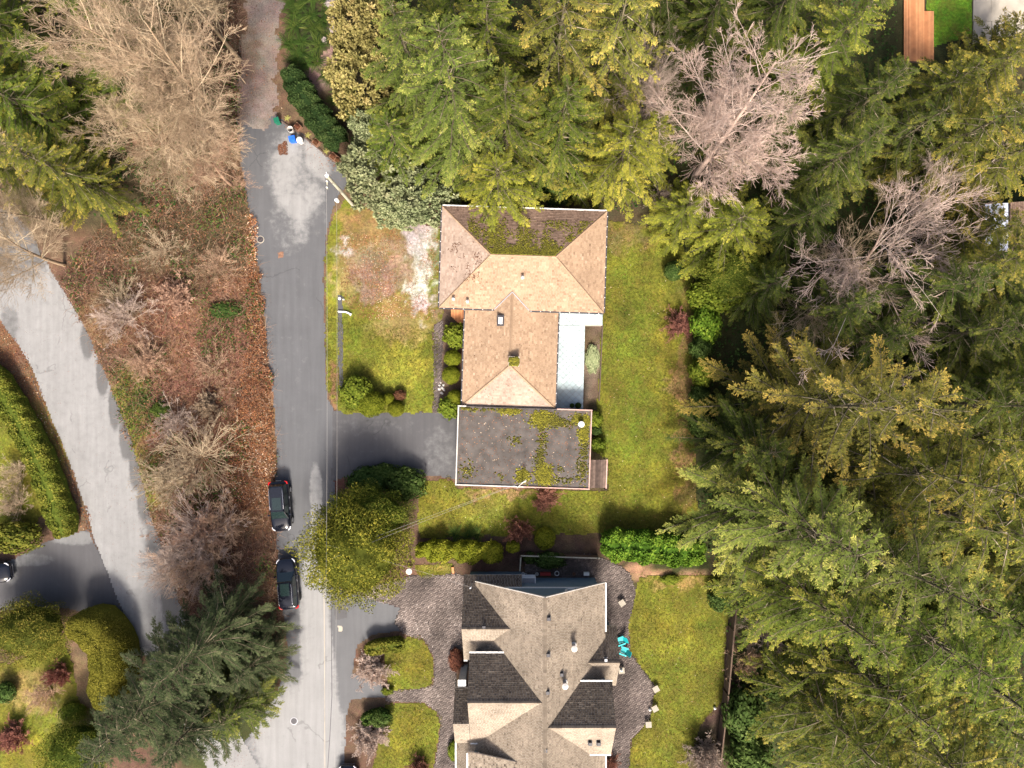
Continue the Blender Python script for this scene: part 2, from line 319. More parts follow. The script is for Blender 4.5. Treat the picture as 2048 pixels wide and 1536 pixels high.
M['asphalt'] = asphaltmat('asphalt_damp', (.088, .089, .094), (.226, .224, .222))
M['asphalt_left'] = asphaltmat('asphalt_pale', (.100, .098, .097), (.222, .219, .216), R(-22), .7)
M['asphalt_drive'] = asphaltmat('asphalt_drive', (.070, .068, .071), (.16, .16, .16))

#==PART2==
# ------------------------------------------------------------------ ground, roads, lawns
def blobs(X, Y, base, lst, warp=1.6):
    px, py = topx(X, Y); wx = ((fbm(X, Y, 2.2)-.5)*42+(fbm(X, Y, .6)-.5)*30)*warp; wy = ((fbm(X+50, Y+9, 2.2)-.5)*42+(fbm(X+50, Y+9, .6)-.5)*30)*warp
    c = np.tile(np.array(base, np.float32), (len(X), 1))
    for bx, by, rx, ry, cc, k in lst:
        q = ((px+wx-bx)/rx)**2+((py+wy-by)/ry)**2; g = k*np.clip(1.35-q, 0, 1); g = g*g*(3-2*g)
        c = c*(1-g[:, None])+np.array(cc, np.float32)*g[:, None]
    lo = fbm(X*.8+13, Y*.8, 2.6); mo = fbm(X-40, Y+21, 1.0); c = c*(.62+.52*lo+.24*mo)[:, None]; c[:, 0] *= 1+.35*(mo-.5); c[:, 1] *= 1+.30*(lo-.5)
    return c
def sheet(name, polys, m, cell=.16, z=.01, edge=.25, nsc=1.0, colf=None, tintf=None, bumpz=0, cut=()):
    P = [pw(p) for p in polys]; A = np.array([q for p in P for q in p])
    x0, y0 = A.min(0)-1; x1, y1 = A.max(0)+1; nx = int((x1-x0)/cell)+1; ny = int((y1-y0)/cell)+1
    gx, gy = np.meshgrid(x0+np.arange(nx+1)*cell, y0+np.arange(ny+1)*cell, indexing='ij')
    cx = gx[:-1, :-1]+cell/2; cy = gy[:-1, :-1]+cell/2
    ex = cx+(fbm(cx, cy, nsc)-.5)*edge*3; ey = cy+(fbm(cx+77, cy+33, nsc)-.5)*edge*3
    ins = np.zeros(cx.shape, bool)
    for p in P: ins |= inpoly(ex, ey, p)
    for p in cut: ins &= ~inpoly(ex, ey, pw(p))
    I, J = np.nonzero(ins); idx = lambda i, j: i*(ny+1)+j
    F = np.stack([idx(I, J), idx(I+1, J), idx(I+1, J+1), idx(I, J+1)], 1)
    u, inv = np.unique(F.ravel(), return_inverse=True); F = inv.reshape(-1, 4)
    X = gx.ravel()[u]; Y = gy.ravel()[u]
    jx = (vnoise(X*9, Y*9, 1.7)-.5)*cell*.6; jy = (vnoise(X*9+40, Y*9, 1.7)-.5)*cell*.6
    Z = np.full(len(X), z)+(fbm(X, Y, .7)*bumpz if bumpz else 0)
    me = mesh_np(name, np.stack([X+jx, Y+jy, Z], 1), F, tint=tintf(X, Y) if tintf else None, colr=colf(X, Y) if colf else None)
    o = link(name, me, m); o['kind'] = 'structure'; return o
def dryf(lst, base=0.0):
    def f(X, Y):
        px, py = topx(X, Y); t = np.full(len(X), base, np.float32)
        for bx, by, rx, ry, k in lst:
            q = np.clip(1.4-((px-bx)/rx)**2-((py-by)/ry)**2, 0, 1); t = t+k*q*q*(3-2*q)
        return t
    return f
# terrain: fine near, coarse far so that it reaches the horizon
N = 170; ax = np.concatenate([[-900, -400, -200, -110], np.linspace(-70, 70, N), [110, 200, 400, 900]])
gx, gy = np.meshgrid(ax, ax*.9, indexing='ij'); n1 = len(ax); X = gx.ravel(); Y = gy.ravel()
I, J = np.meshgrid(np.arange(n1-1), np.arange(n1-1), indexing='ij'); I = I.ravel(); J = J.ravel()
F = np.stack([I*n1+J, (I+1)*n1+J, (I+1)*n1+J+1, I*n1+J+1], 1)
brown = (.11, .068, .044); rust = (.17, .085, .045); dirt = (.135, .092, .070); dkgreen = (.035, .040, .014); mulch = (.075, .048, .036); mossg = (.15, .145, .025)
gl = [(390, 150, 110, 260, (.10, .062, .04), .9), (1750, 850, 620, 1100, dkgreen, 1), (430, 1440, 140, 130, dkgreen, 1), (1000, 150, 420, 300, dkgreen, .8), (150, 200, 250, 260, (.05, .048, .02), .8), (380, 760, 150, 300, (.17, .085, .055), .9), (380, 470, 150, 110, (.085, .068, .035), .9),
      (520, 900, 40, 170, rust, 1), (505, 560, 26, 160, rust, .8), (330, 430, 160, 90, (.06, .05, .024), .8), (270, 830, 34, 120, mossg, .9), (300, 960, 26, 70, mossg, .8), (200, 640, 40, 60, (.19, .12, .06), .8),
      (100, 800, 60, 200, (.12, .075, .042), 1), (10, 660, 60, 70, (.13, .07, .04), 1), (630, 110, 34, 90, (.17, .115, .095), 1), (680, 40, 16, 60, dirt, 1), (612, 60, 44, 80, (.028, .032, .012), 1), (690, 210, 40, 60, (.04, .03, .02), 1), (1190, 720, 22, 90, dirt, 1), (1000, 990, 110, 20, (.20, .11, .075), .9),
      (880, 730, 22, 130, (.10, .07, .05), 1), (1000, 1090, 220, 26, mulch, 1), (1440, 1330, 30, 240, mulch, 1), (660, 890, 12, 60, brown, .6), (1380, 760, 14, 220, (.14, .085, .055), 1),
      (1320, 1150, 110, 16, (.30, .18, .11), .9), (70, 1430, 150, 120, (.19, .14, .07), .8), (60, 920, 80, 120, mossg, .8), (675, 970, 22, 40, (.13, .065, .045), 1), (600, 1300, 30, 90, (.11, .06, .045), .6), (310, 1110, 60, 90, (.09, .06, .04), .7)]
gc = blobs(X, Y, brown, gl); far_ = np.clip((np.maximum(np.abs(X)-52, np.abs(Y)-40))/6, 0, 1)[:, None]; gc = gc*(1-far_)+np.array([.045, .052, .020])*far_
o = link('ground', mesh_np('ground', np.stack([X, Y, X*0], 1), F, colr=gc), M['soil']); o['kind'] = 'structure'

main_road = [(470, 235), (483, 330), (500, 420), (515, 520), (528, 620), (540, 740), (550, 840), (553, 940), (553, 1060), (556, 1130), (565, 1200), (576, 1300), (570, 1345), (548, 1400), (512, 1450), (480, 1500), (420, 1560), (690, 1560), (692, 1440), (700, 1400), (772, 1392), (772, 1372), (705, 1345), (715, 1290), (750, 1268), (800, 1262), (840, 1235), (780, 1200), (700, 1180), (682, 1100), (672, 1010), (668, 955), (668, 820), (656, 800), (652, 740), (648, 640), (647, 560), (650, 490), (660, 440), (672, 400), (694, 372), (690, 345), (640, 300), (604, 268), (566, 242), (545, 225)]
dryA = dryf([(600, 350, 60, 90, .42), (650, 310, 42, 46, .30), (575, 450, 46, 60, .26), (620, 430, 40, 60, .2), (632, 985, 14, 60, .62), (636, 1060, 18, 60, .45), (634, 1130, 24, 60, .5), (630, 1250, 34, 190, .75), (590, 1470, 95, 110, .8), (650, 1420, 30, 160, .6), (560, 320, 40, 90, .25), (690, 1480, 14, 70, .3), (690, 1300, 10, 90, -.3), (730, 1240, 70, 30, -.2), (590, 620, 40, 160, .12), (610, 850, 40, 120, .10)], .06)
sheet('road', [main_road], M['asphalt'], .15, .012, .10, .9, tintf=dryA)
left_road = [(-60, 400), (20, 425), (58, 455), (110, 555), (150, 620), (182, 680), (216, 760), (243, 830), (266, 890), (284, 960), (303, 1040), (332, 1110), (352, 1180), (372, 1250), (430, 1380), (520, 1540), (430, 1560), (330, 1390), (285, 1302), (250, 1230), (215, 1150), (185, 1065), (160, 980), (130, 900), (100, 830), (60, 725), (36, 690), (0, 640), (-60, 590)]
dryL = dryf([(175, 680, 14, 40, -.5), (205, 745, 13, 50, -.6), (230, 810, 13, 50, -.6), (252, 870, 14, 50, -.6), (272, 930, 14, 50, -.6), (290, 1000, 16, 50, -.5), (318, 1080, 26, 60, -.6), (345, 1190, 24, 70, -.6), (40, 480, 70, 80, -.35), (20, 650, 20, 40, -.3)], .72)
sheet('road', [left_road], M['asphalt_left'], .15, .013, .07, .9, tintf=dryL)
o = sheet('driveway', [[(-60, 1140), (30, 1118), (90, 1085), (175, 1058), (205, 1120), (236, 1200), (262, 1255), (130, 1215), (-60, 1225)]], M['asphalt_drive'], .15, .017, .06, .9, tintf=dryf([(60, 1120, 50, 14, .4), (150, 1075, 50, 16, .6), (20, 1140, 20, 30, .5)], .15))
sheet('driveway', [[(664, 822), (920, 826), (920, 958), (852, 950), (760, 940), (690, 955), (664, 962)]], M['asphalt_drive'], .15, .017, .05, .9, tintf=dryf([(880, 900, 34, 50, .22), (740, 850, 90, 20, .1)], .20))
gl2 = lambda X, Y: blobs(X, Y, (.165, .130, .112), [(520, 250, 40, 60, (.20, .16, .145), .8), (480, 100, 30, 90, (.15, .10, .075), .8)])
sheet('gravel_lane', [[(470, 260), (480, 120), (500, -30), (566, -30), (560, 60), (553, 130), (548, 180), (556, 235), (530, 262)]], M['gravel'], .2, .016, .5, 1.2, colf=gl2)
sheet('garden_path', [[(575, 160), (610, 145), (645, 110), (668, 78), (690, 70), (690, 120), (660, 130), (630, 150), (590, 165)]], M['gravel'], .2, .010, .2, 1.0, colf=lambda X, Y: blobs(X, Y, (.20, .135, .11), []))

LW = (.114, .119, .015); GR = (.092, .112, .013); YE = (.162, .150, .018); BRN = (.185, .138, .084); PAL = (.38, .35, .32); RED = (.205, .140, .098); DKL = (.09, .10, .014)
lawn_defs = []
def lawn(polys, lst, base=LW, label=None, **k):
    lawn_defs.append(polys); return sheet('lawn', polys, M['lawn'], .16, .024, k.get('edge', .18), .9, colf=lambda X, Y: blobs(X, Y, base, lst), bumpz=.02)
lawn([[(652, 500), (664, 445), (690, 395), (780, 440), (885, 455), (884, 640), (867, 650), (865, 826), (690, 828), (664, 815), (655, 770), (650, 640)]],
     [(750, 520, 80, 80, BRN, 1), (760, 560, 66, 46, RED, .9), (800, 640, 70, 40, (.25, .19, .07), .8), (740, 440, 70, 44, (.19, .12, .05), 1), (843, 492, 40, 66, PAL, 1), (834, 588, 28, 44, PAL, 1), (697, 490, 22, 16, PAL, .7), (690, 560, 18, 70, (.20, .15, .06), .8), (658, 620, 8, 90, YE, .6), (660, 770, 14, 50, (.17, .09, .05), 1),
      (720, 690, 24, 34, GR, .8), (800, 730, 50, 60, (.215, .20, .028), .7), (872, 540, 8, 80, (.10, .11, .02), .7), (876, 600, 8, 60, BRN, .7)])
lawn([[(1212, 440), (1320, 455), (1372, 500), (1388, 560), (1386, 700), (1388, 840), (1392, 960), (1402, 1072), (1205, 1066), (1000, 1072), (838, 1075), (838, 960), (905, 958), (912, 976), (1215, 982), (1218, 915), (1190, 905), (1196, 800), (1204, 640)]],
     [(1240, 480, 40, 40, (.14, .10, .04), .8), (1262, 620, 26, 90, GR, .9), (1330, 720, 30, 150, YE, .6), (1270, 830, 50, 90, GR, .8), (1370, 800, 18, 260, (.19, .12, .05), .9), (1330, 960, 40, 60, YE, .5), (950, 1010, 60, 26, (.17, .15, .03), .6), (1000, 985, 80, 12, (.23, .14, .07), .9), (880, 1020, 60, 40, (.15, .14, .018), .8)])
lawn([[(1278, 1152), (1440, 1150), (1456, 1200), (1447, 1400), (1400, 1450), (1370, 1560), (1258, 1560), (1264, 1480), (1300, 1440), (1312, 1372), (1262, 1305), (1258, 1250), (1272, 1180)]],
     [(1350, 1160, 60, 18, (.26, .18, .07), .7), (1330, 1260, 50, 60, YE, .7), (1420, 1240, 26, 60, GR, .5), (1380, 1420, 50, 60, GR, .5), (1290, 1500, 30, 50, YE, .7)], LW, edge=.1)
lawn([[(770, 1304), (772, 1290), (815, 1274), (846, 1280), (864, 1312), (868, 1350), (862, 1368), (840, 1376), (780, 1380), (770, 1340)]], [(830, 1330, 40, 40, YE, .7)], edge=.06)
lawn([[(770, 1408), (848, 1407), (874, 1425), (880, 1450), (872, 1510), (862, 1560), (740, 1560), (760, 1480)]], [(820, 1480, 40, 50, YE, .8)], edge=.06)
lawn([[(828, 1130), (905, 1128), (902, 1148), (840, 1156)]], [(870, 1142, 40, 14, (.30, .23, .06), .6)], edge=.12)
lawn([[(-60, 780), (0, 760), (60, 860), (100, 960), (96, 1010), (60, 1060), (-60, 1070)]], [(50, 930, 40, 70, YE, .7)])
lawn([[(-60, 1320), (20, 1330), (130, 1270), (160, 1400), (230, 1470), (200, 1560), (-60, 1560)]], [(60, 1380, 70, 50, (.24, .18, .06), .8), (60, 1500, 60, 50, YE, .8), (160, 1440, 60, 30, BRN, .6)])
lawn([[(1852, -40), (1946, -40), (1943, 70), (1850, 100)]], [], (.10, .20, .015), edge=.02)

# brick paving of the lower house: a base sheet and thousands of small bricks laid herringbone on it
pave1 = [(700, 1185), (820, 1152), (905, 1148), (932, 1150), (926, 1290), (912, 1340), (908, 1560), (862, 1560), (874, 1510), (882, 1450), (876, 1424), (850, 1405), (772, 1402), (772, 1380), (842, 1378), (866, 1370), (870, 1350), (866, 1310), (848, 1278), (815, 1272), (800, 1262), (790, 1245), (800, 1215)]
pave2 = [(1180, 1108), (1240, 1130), (1262, 1150), (1272, 1182), (1257, 1250), (1260, 1306), (1310, 1372), (1298, 1440), (1262, 1480), (1256, 1560), (1205, 1560), (1212, 1300), (1200, 1170), (1100, 1150), (1050, 1152), (1050, 1118)]
pave3 = [(868, 650), (887, 640), (884, 720), (878, 826), (866, 826)]
def pavers(name, poly, bw=.13, tm=.0):
    P = pw(poly); A = np.array(P); bl = bw*2; rng = np.random.default_rng(5)
    base = sheet(name, [poly], M['gravel'], .18, .014, .04, .9, colf=lambda X, Y: blobs(X, Y, (.055, .045, .042), []))
    cx, cy, rot = [], [], []
    nx = int((A[:, 0].max()-A[:, 0].min())/bw)+8; ny = int((A[:, 1].max()-A[:, 1].min())/bw)+8
    i, j = np.meshgrid(np.arange(-4, nx), np.arange(-4, ny), indexing='ij'); i = i.ravel(); j = j.ravel(); ph = (i-j) % 4
    h = ph == 0; v = ph == 2
    cx = np.concatenate([(i[h]+1)*bw, (i[v]+.5)*bw])+A[:, 0].min(); cy = np.concatenate([(j[h]+.5)*bw, (j[v]+1-1+0)*bw])+A[:, 1].min()
    hw = np.concatenate([np.full(h.sum(), bl/2), np.full(v.sum(), bw/2)])-.008; hh = np.concatenate([np.full(h.sum(), bw/2), np.full(v.sum(), bl/2)])-.008
    k = inpoly(cx, cy, P); cx, cy, hw, hh = cx[k], cy[k], hw[k], hh[k]; n = len(cx)
    z = .032+rng.random(n)*.008; V = []
    for a, b, zz in ((-1, -1, 0), (1, -1, 0), (1, 1, 0), (-1, 1, 0), (-1, -1, 1), (1, -1, 1), (1, 1, 1), (-1, 1, 1)):
        V.append(np.stack([cx+a*hw*(1-.06*zz), cy+b*hh*(1-.06*zz), z*zz+.012*(1-zz)], 1))
    V = np.stack(V, 1).reshape(-1, 3); b0 = np.arange(n)*8
    F = np.concatenate([np.stack([b0+q for q in f], 1) for f in ((4, 5, 6, 7), (0, 1, 5, 4), (1, 2, 6, 5), (2, 3, 7, 6), (3, 0, 4, 7))])
    t = np.clip(rng.normal(.45+tm, .13, n)+(fbm(cx, cy, 2.5)-.5)*.6, 0, 1)
    o = link('paving_bricks', mesh_np('paving_bricks', V, F, tint=np.repeat(t, 8)), M['paver'], base); o['kind'] = 'stuff'
pavers('paved_forecourt', pave1, .13, .12); pavers('paved_patio', pave2, .13, -.06); pavers('brick_path', pave3, .11, -.12)
#==PART3==
# ------------------------------------------------------------------ roofs and houses
def shingle(mb, poly, course=.26, wid=.34, th=.035, rng=random.Random(1), t0=.5, ts=.2):
    """lay overlapping courses of separate shingles over one flat slope; the first edge of poly is the eave"""
    P = [Vector(p) for p in poly]; e = (P[1]-P[0]).normalized(); c = sum(P, Vector())/len(P)-P[0]
    up = (c-e*c.dot(e)).normalized(); n = e.cross(up)
    if n.z < 0: n = -n
    uv = [((p-P[0]).dot(e), (p-P[0]).dot(up)) for p in P]; vmax = max(q[1] for q in uv)
    def span(v):
        xs = []
        for i in range(len(uv)):
            (a, b), (c_, d_) = uv[i], uv[(i+1) % len(uv)]
            if (b <= v) != (d_ <= v): xs.append(a+(c_-a)*(v-b)/(d_-b))
        return (min(xs), max(xs)) if len(xs) > 1 else None
    nr = int(vmax/course)
    for r in range(nr+1):
        v0 = r*course; v1 = min(v0+course*1.04, vmax-.002); s0 = span(v0+.001); s1 = span(v1)
        if not s0 or not s1 or v1 <= v0: continue
        u = min(s0[0], s1[0])+(-wid/2 if r % 2 else 0)-.02
        while u < max(s0[1], s1[1]):
            ww = wid*rng.uniform(.82, 1.18); cl = lambda q, s: min(max(q, s[0]), s[1])
            a0, a1, b0, b1 = cl(u+.008, s0), cl(u+ww-.008, s0), cl(u+.008, s1), cl(u+ww-.008, s1); u += ww
            if a1-a0 < .02 and b1-b0 < .02: continue
            h = th*rng.uniform(.75, 1.3); q = lambda uu, vv, hh: P[0]+e*uu+up*vv+n*hh
            dv = rng.uniform(-.012, .012)
            mb.add([q(a0, v0+dv, h), q(a1, v0+dv, h), q(b1, v1, .006), q(b0, v1, .006), q(a0, v0+dv, -.01), q(a1, v0+dv, -.01)], [(0, 1, 2, 3), (4, 5, 1, 0)], min(1, max(0, rng.gauss(t0, ts))))
def caps(mb, p, q, w_=.34, step=.32, rng=random.Random(2), t0=.6):
    p, q = Vector(p), Vector(q); d_ = q-p; n = max(1, int(d_.length/step)); sd = Vector((-d_.y, d_.x, 0)).normalized()*w_/2; t0 = t0-.18
    for i in range(n):
        a = p+d_*i/n; b = p+d_*((i+1.06)/n); h = Vector((0, 0, .075)); t = min(1, max(0, rng.gauss(t0, .07))); dn = Vector((0, 0, -.055))
        mb.add([a+h+Vector((0, 0, .02)), b+h, b+sd+dn, a+sd+dn, b-sd+dn, a-sd+dn], [(0, 1, 2, 3), (1, 0, 5, 4), (0, 3, 5)], t)
def moss_patch(mb, fn, n, rng, size=(.05, .13), tm=.55):
    for _ in range(n):
        r = fn(rng)
        if r is None: continue
        p, nn = r; s = rng.uniform(*size); a = rng.uniform(0, 6.28); t = min(1, max(0, rng.gauss(tm, .2))); p = Vector(p)
        k = [p+Vector((math.cos(a+i*1.571)*s, math.sin(a+i*1.571)*s, 0)) for i in range(4)]
        k = [q-nn*((q-p).dot(nn)) for q in k]
        mb.add(k+[p+nn*s*.75], [(0, 1, 4), (1, 2, 4), (2, 3, 4), (3, 0, 4)], t)
def window(parent, c, w_, h_, axis, out, frame='white'):
    """a window set in a wall: axis 'x' runs along x; out is the sign of the outward direction"""
    mb = MB(); t = .07; cx, cy, cz = c; o = out*.04
    def b(dx, dz, sx, sz, dep, off):
        if axis == 'x': mb_.box((cx+dx, cy+off, cz+dz), (sx, dep, sz))
        else: mb_.box((cx+off, cy+dx, cz+dz), (dep, sx, sz))
    mb_ = mb
    b(0, h_/2, w_+t, t, .09, o); b(0, -h_/2, w_+t, t, .12, o); b(-w_/2, 0, t, h_-t, .09, o); b(w_/2, 0, t, h_-t, .09, o); b(0, 0, .04, h_-t, .07, o)
    f = mb.build('window', M[frame], parent); mb_ = MB(); b(0, 0, w_-.02, h_-.02, .03, out*.02); mb_.build('pane', M['glass'], f)
    return f
def vent_box(parent, p, size=.38, m='darkmetal', rz=0):
    mb = MB(); mb.box((p[0], p[1], p[2]+.03), (size*1.35, size*1.35, .06), rz); mb.box((p[0], p[1], p[2]+.16), (size, size, .24), rz, taper=.8); mb.box((p[0], p[1], p[2]+.31), (size*1.05, size*1.05, .06), rz, taper=.85)
    return mb.build('roof_vent', M[m], parent)
def pipe(parent, p, h, r, m='white', name='flue'):
    mb = MB(); mb.lathe((p[0], p[1], p[2]-.3), [(r*1.7, 0), (r*1.6, .35), (r, .4), (r, h+.2)], 14); o = mb.build(name, M[m], parent)
    mb = MB(); mb.lathe((p[0], p[1], p[2]-.1+h), [(r*.8, 0), (r*1.6, .06), (r*1.6, .14), (r*.4, .22)], 14); c = MB()
    mb.build('flue_cap', M[m], o); return o

# ---- tan house in the middle
TH = R(-1.9); uX = Vector((math.cos(TH), math.sin(TH), 0)); uY = Vector((-math.sin(TH), math.cos(TH), 0))
C0 = W(1046, 519, 3.7); C0.z = 0
def H(x, y, z): return C0+uX*x+uY*y+Vector((0, 0, z))
house = tag(empty('house', C0), 'tan shingled house with hipped roofs and a mossy flat garage roof', 'house')
ZU, ZL, PT = 3.7, 2.62, .4
hw, hd = 7.38, 4.55; zr = ZU+hd*PT
U = dict(SW=H(-hw, -hd, ZU), SE=H(hw, -hd, ZU), NE=H(hw, hd, ZU), NW=H(-hw, hd, ZU), RW=H(-hw+hd, 0, zr), RE=H(hw-hd, 0, zr))
xc, lw, ys = -.86, 4.25, -13.3; zl = ZL+lw*PT
Lw = dict(SW=H(xc-lw, ys, ZL), SE=H(xc+lw, ys, ZL), NW=H(xc-lw, -3.2, ZL), NE=H(xc+lw, -3.2, ZL), RN=H(xc, -2.6, zl), RS=H(xc, ys+3.75, zl))
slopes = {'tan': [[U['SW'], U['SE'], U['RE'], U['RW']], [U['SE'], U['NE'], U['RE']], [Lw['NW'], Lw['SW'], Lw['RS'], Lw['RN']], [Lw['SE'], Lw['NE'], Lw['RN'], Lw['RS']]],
          'brown': [[U['NE'], U['NW'], U['RW'], U['RE']]], 'pink': [[U['NW'], U['SW'], U['RW']], [Lw['SW'], Lw['SE'], Lw['RS']]]}  # north slope laid in darker brown shingles
deck = MB(); [deck.slab(s, .16) for g in slopes.values() for s in g]
roof = deck.build('roof', M['fascia'], house)
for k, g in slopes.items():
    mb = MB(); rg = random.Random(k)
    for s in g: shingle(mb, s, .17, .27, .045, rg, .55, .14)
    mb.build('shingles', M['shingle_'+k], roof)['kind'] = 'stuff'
mb = MB()
for a, b in (('RW', 'RE'), ('SW', 'RW'), ('NW', 'RW'), ('SE', 'RE'), ('NE', 'RE')): caps(mb, U[a], U[b])
for a, b in (('RS', 'RN'), ('SW', 'RS'), ('SE', 'RS')): caps(mb, Lw[a], Lw[b])
mb.build('ridge_caps', M['shingle_tan'], roof)['kind'] = 'stuff'
def gut(p, q, parent, m='darkmetal', name='gutter', w_=.13, brk=True):
    p, q = Vector(p), Vector(q); d_ = (q-p).normalized(); out = Vector((d_.y, -d_.x, 0))*.07
    mb = MB(); z = Vector((0, 0, -.04)); mb.bar(p+out+z, q+out+z, w_, .12); o = mb.build(name, M[m], parent)
    if brk:
        mb = MB(); n = int((q-p).length/.85)
        for i in range(n):
            c = p+(q-p)*(i+.5)/n+out; mb.box((c.x, c.y, c.z+.035), (.07, .06, .02), math.atan2(d_.y, d_.x))
        if n: mb.build('gutter_straps', M['white'], o)['kind'] = 'stuff'
    return o
gut(U['SW'], U['SE'], house); gut(U['SE'], U['NE'], house); gut(U['NW'], U['SW'], house); gut(U['NE'], U['NW'], house, 'white', brk=False); gut(Lw['NW'], Lw['SW'], house); gut(Lw['SE'], Lw['NE'], house)
for a, b in ((H(xc, -3.05, zl+.09), H(xc-1.55, -4.56, ZU+.08)), (H(xc, -3.05, zl+.09), H(xc+1.55, -4.56, ZU+.08))):
    mb = MB(); mb.bar(a, b, .07, .04); mb.build('valley_flashing', M['greymetal'], roof)
# walls, openings
def wallbox(poly, z0, z1, m, parent, name='wall'): mb = MB(); mb.prism([tuple(p[:2]) for p in poly], z0, z1); return mb.build(name, M[m], parent)
wallbox([H(-hw+.6, -hd+.6, 0), H(hw-.6, -hd+.6, 0), H(hw-.6, hd-.6, 0), H(-hw+.6, hd-.6, 0)], 0, ZU-.02, 'siding_beige', house)
wallbox([H(xc-lw+.55, ys+.3, 0), H(xc+lw-.55, ys+.3, 0), H(xc+lw-.55, -hd+.6, 0), H(xc-lw+.55, -hd+.6, 0)], 0, ZL-.02, 'siding_beige', house)
for y in (-7, -10.5): window(house, H(xc-lw+.55, y, 1.5), 1.6, 1.2, 'y', -1); window(house, H(xc+lw-.55, y, 1.4), 2.0, 1.6, 'y', 1)
for x in (-4, 3.5): window(house, H(x, hd-.6, 1.8), 1.5, 1.2, 'x', 1)
window(house, H(hw-.6, 0, 1.8), 1.8, 1.2, 'y', 1); window(house, H(-hw+.6, 0, 1.8), 1.8, 1.2, 'y', -1)
# flat garage roof
G0 = W(1047.5, 895, 3.0); G0.z = 0; gw, gd = 6.05, 3.58
def G(x, y, z): return G0+uX*x+uY*y+Vector((0, 0, z))
wallbox([G(-gw+.4, -gd+.35, 0), G(gw-.35, -gd+.35, 0), G(gw-.35, gd-.35, 0), G(-gw+.4, gd-.35, 0)], 0, 2.7, 'siding_beige', house)
mb = MB(); mb.prism([tuple(G(a*gw, b*gd, 0)[:2]) for a, b in ((-1, -1), (1, -1), (1, 1), (-1, 1))], 2.71, 2.93); groof = mb.build('flat_roof', M['roof_gravel'], house)
def trim(x0, y0, x1, y1, m): mb = MB(); mb.bar(G(x0, y0, 2.93), G(x1, y1, 2.93), .10, .2); mb.build('roof_edge_trim', M[m], groof)
trim(-gw, -gd+.08, -gw, gd-.08, 'offwhite'); trim(-gw-.07, -gd, .1, -gd, 'offwhite'); trim(.1, -gd, gw+.07, -gd, 'fascia'); trim(gw, -gd+.08, gw, gd-.08, 'fascia'); trim(2.9, gd, gw+.07, gd, 'fascia'); trim(-gw-.07, gd, -gw+.7, gd, 'offwhite')
mb = MB(); rg = random.Random(3); zz = Vector((0, 0, 1))
mspots = [(1085, 838, 22, 14, 900), (1105, 840, 16, 12, 300), (1155, 838, 10, 9, 300), (1172, 842, 8, 10, 300), (1168, 866, 9, 18, 450), (1088, 950, 15, 18, 900), (1046, 952, 12, 12, 420), (1125, 845, 30, 10, 380), (1020, 822, 20, 6, 330), (935, 815, 12, 6, 120), (1085, 880, 10, 40, 330), (1078, 920, 10, 24, 260), (1168, 900, 10, 30, 260), (1165, 940, 14, 24, 240), (1130, 960, 40, 8, 180), (935, 940, 16, 18, 140), (1030, 880, 14, 8, 70), (1000, 955, 10, 8, 40), (1120, 940, 8, 6, 40), (980, 818, 60, 4, 140)]
def mfn(s):
    def f(r):
        x, y = r.gauss(s[0], s[2]*.55), r.gauss(s[1], s[3]*.55); p = W(x, y, 2.93); q = p-G0
        if abs(q.dot(uX)) > gw-.12 or abs(q.dot(uY)) > gd-.12: return None
        return (p+Vector((0, 0, .005)), zz)
    return f
for s in mspots: moss_patch(mb, mfn(s), int(s[4]*(.9 if s[4]/(s[2]*s[3]) > 2 else .55)), rg, tm=.62 if s[4]/(s[2]*s[3]) > 2 else .28)
mb.build('moss', M['moss'], groof)['kind'] = 'stuff'
mb = MB()
for _ in range(1300):
    p = G(rg.uniform(-gw+.15, gw-.15), rg.uniform(-gd+.15, gd-.15), 2.94); s = rg.uniform(.02, .06); mb.box(p, (s*1.5, s, .015), rg.uniform(0, 3), tint=min(1, abs(rg.gauss(.5, .35))))
mb.build('scattered_leaves', M['litter'], groof)['kind'] = 'stuff'
# moss on the shaded north slope and around the chimney; needles on the west hip
mb = MB(); nN = (uY*PT+zz).normalized()
def nfn(r):
    t = r.random()**1.7; y = t*hd*.75+.1; x = r.uniform(-1, 1)*(hw-hd+y-.2)
    if fbm(np.array([x]), np.array([y]), 1.1)[0] < .36+.16*t+r.gauss(0, .09): return None
    return (H(x, y, ZU+(hd-y)*PT+.045), nN)
moss_patch(mb, nfn, 7800, rg, (.03, .10), tm=.45); mb.build('moss', M['moss'], roof)['kind'] = 'stuff'
mb = MB(); nW = (-uX*PT+zz).normalized()
for _ in range(900):
    x = -hw+.2+rg.random()*hd*.8; y = rg.gauss(-.3, 1.8)
    if abs(y) > hw+x or x > -hw+hd or fbm(np.array([x]), np.array([y]), .6)[0] < .5: continue
    p = H(x, y, ZU+(x+hw)*PT+.05); s = rg.uniform(.04, .1); mb.box(p, (s, s*.6, .03), rg.uniform(0, 3), tint=rg.random()*.35)
for _ in range(160):
    x, y = rg.uniform(-3.5, 3.5), rg.uniform(-13, -5); zz_ = min(ZL+(lw-abs(x))*PT, ZL+(y-ys)*lw*PT/3.75)+.05; p = H(xc+x, y, zz_); s = rg.uniform(.03, .08); mb.box(p, (s, s*.6, .03), rg.uniform(0, 3), tint=rg.random()*.3)
mb.build('needle_litter', M['litter'], roof)['kind'] = 'stuff'
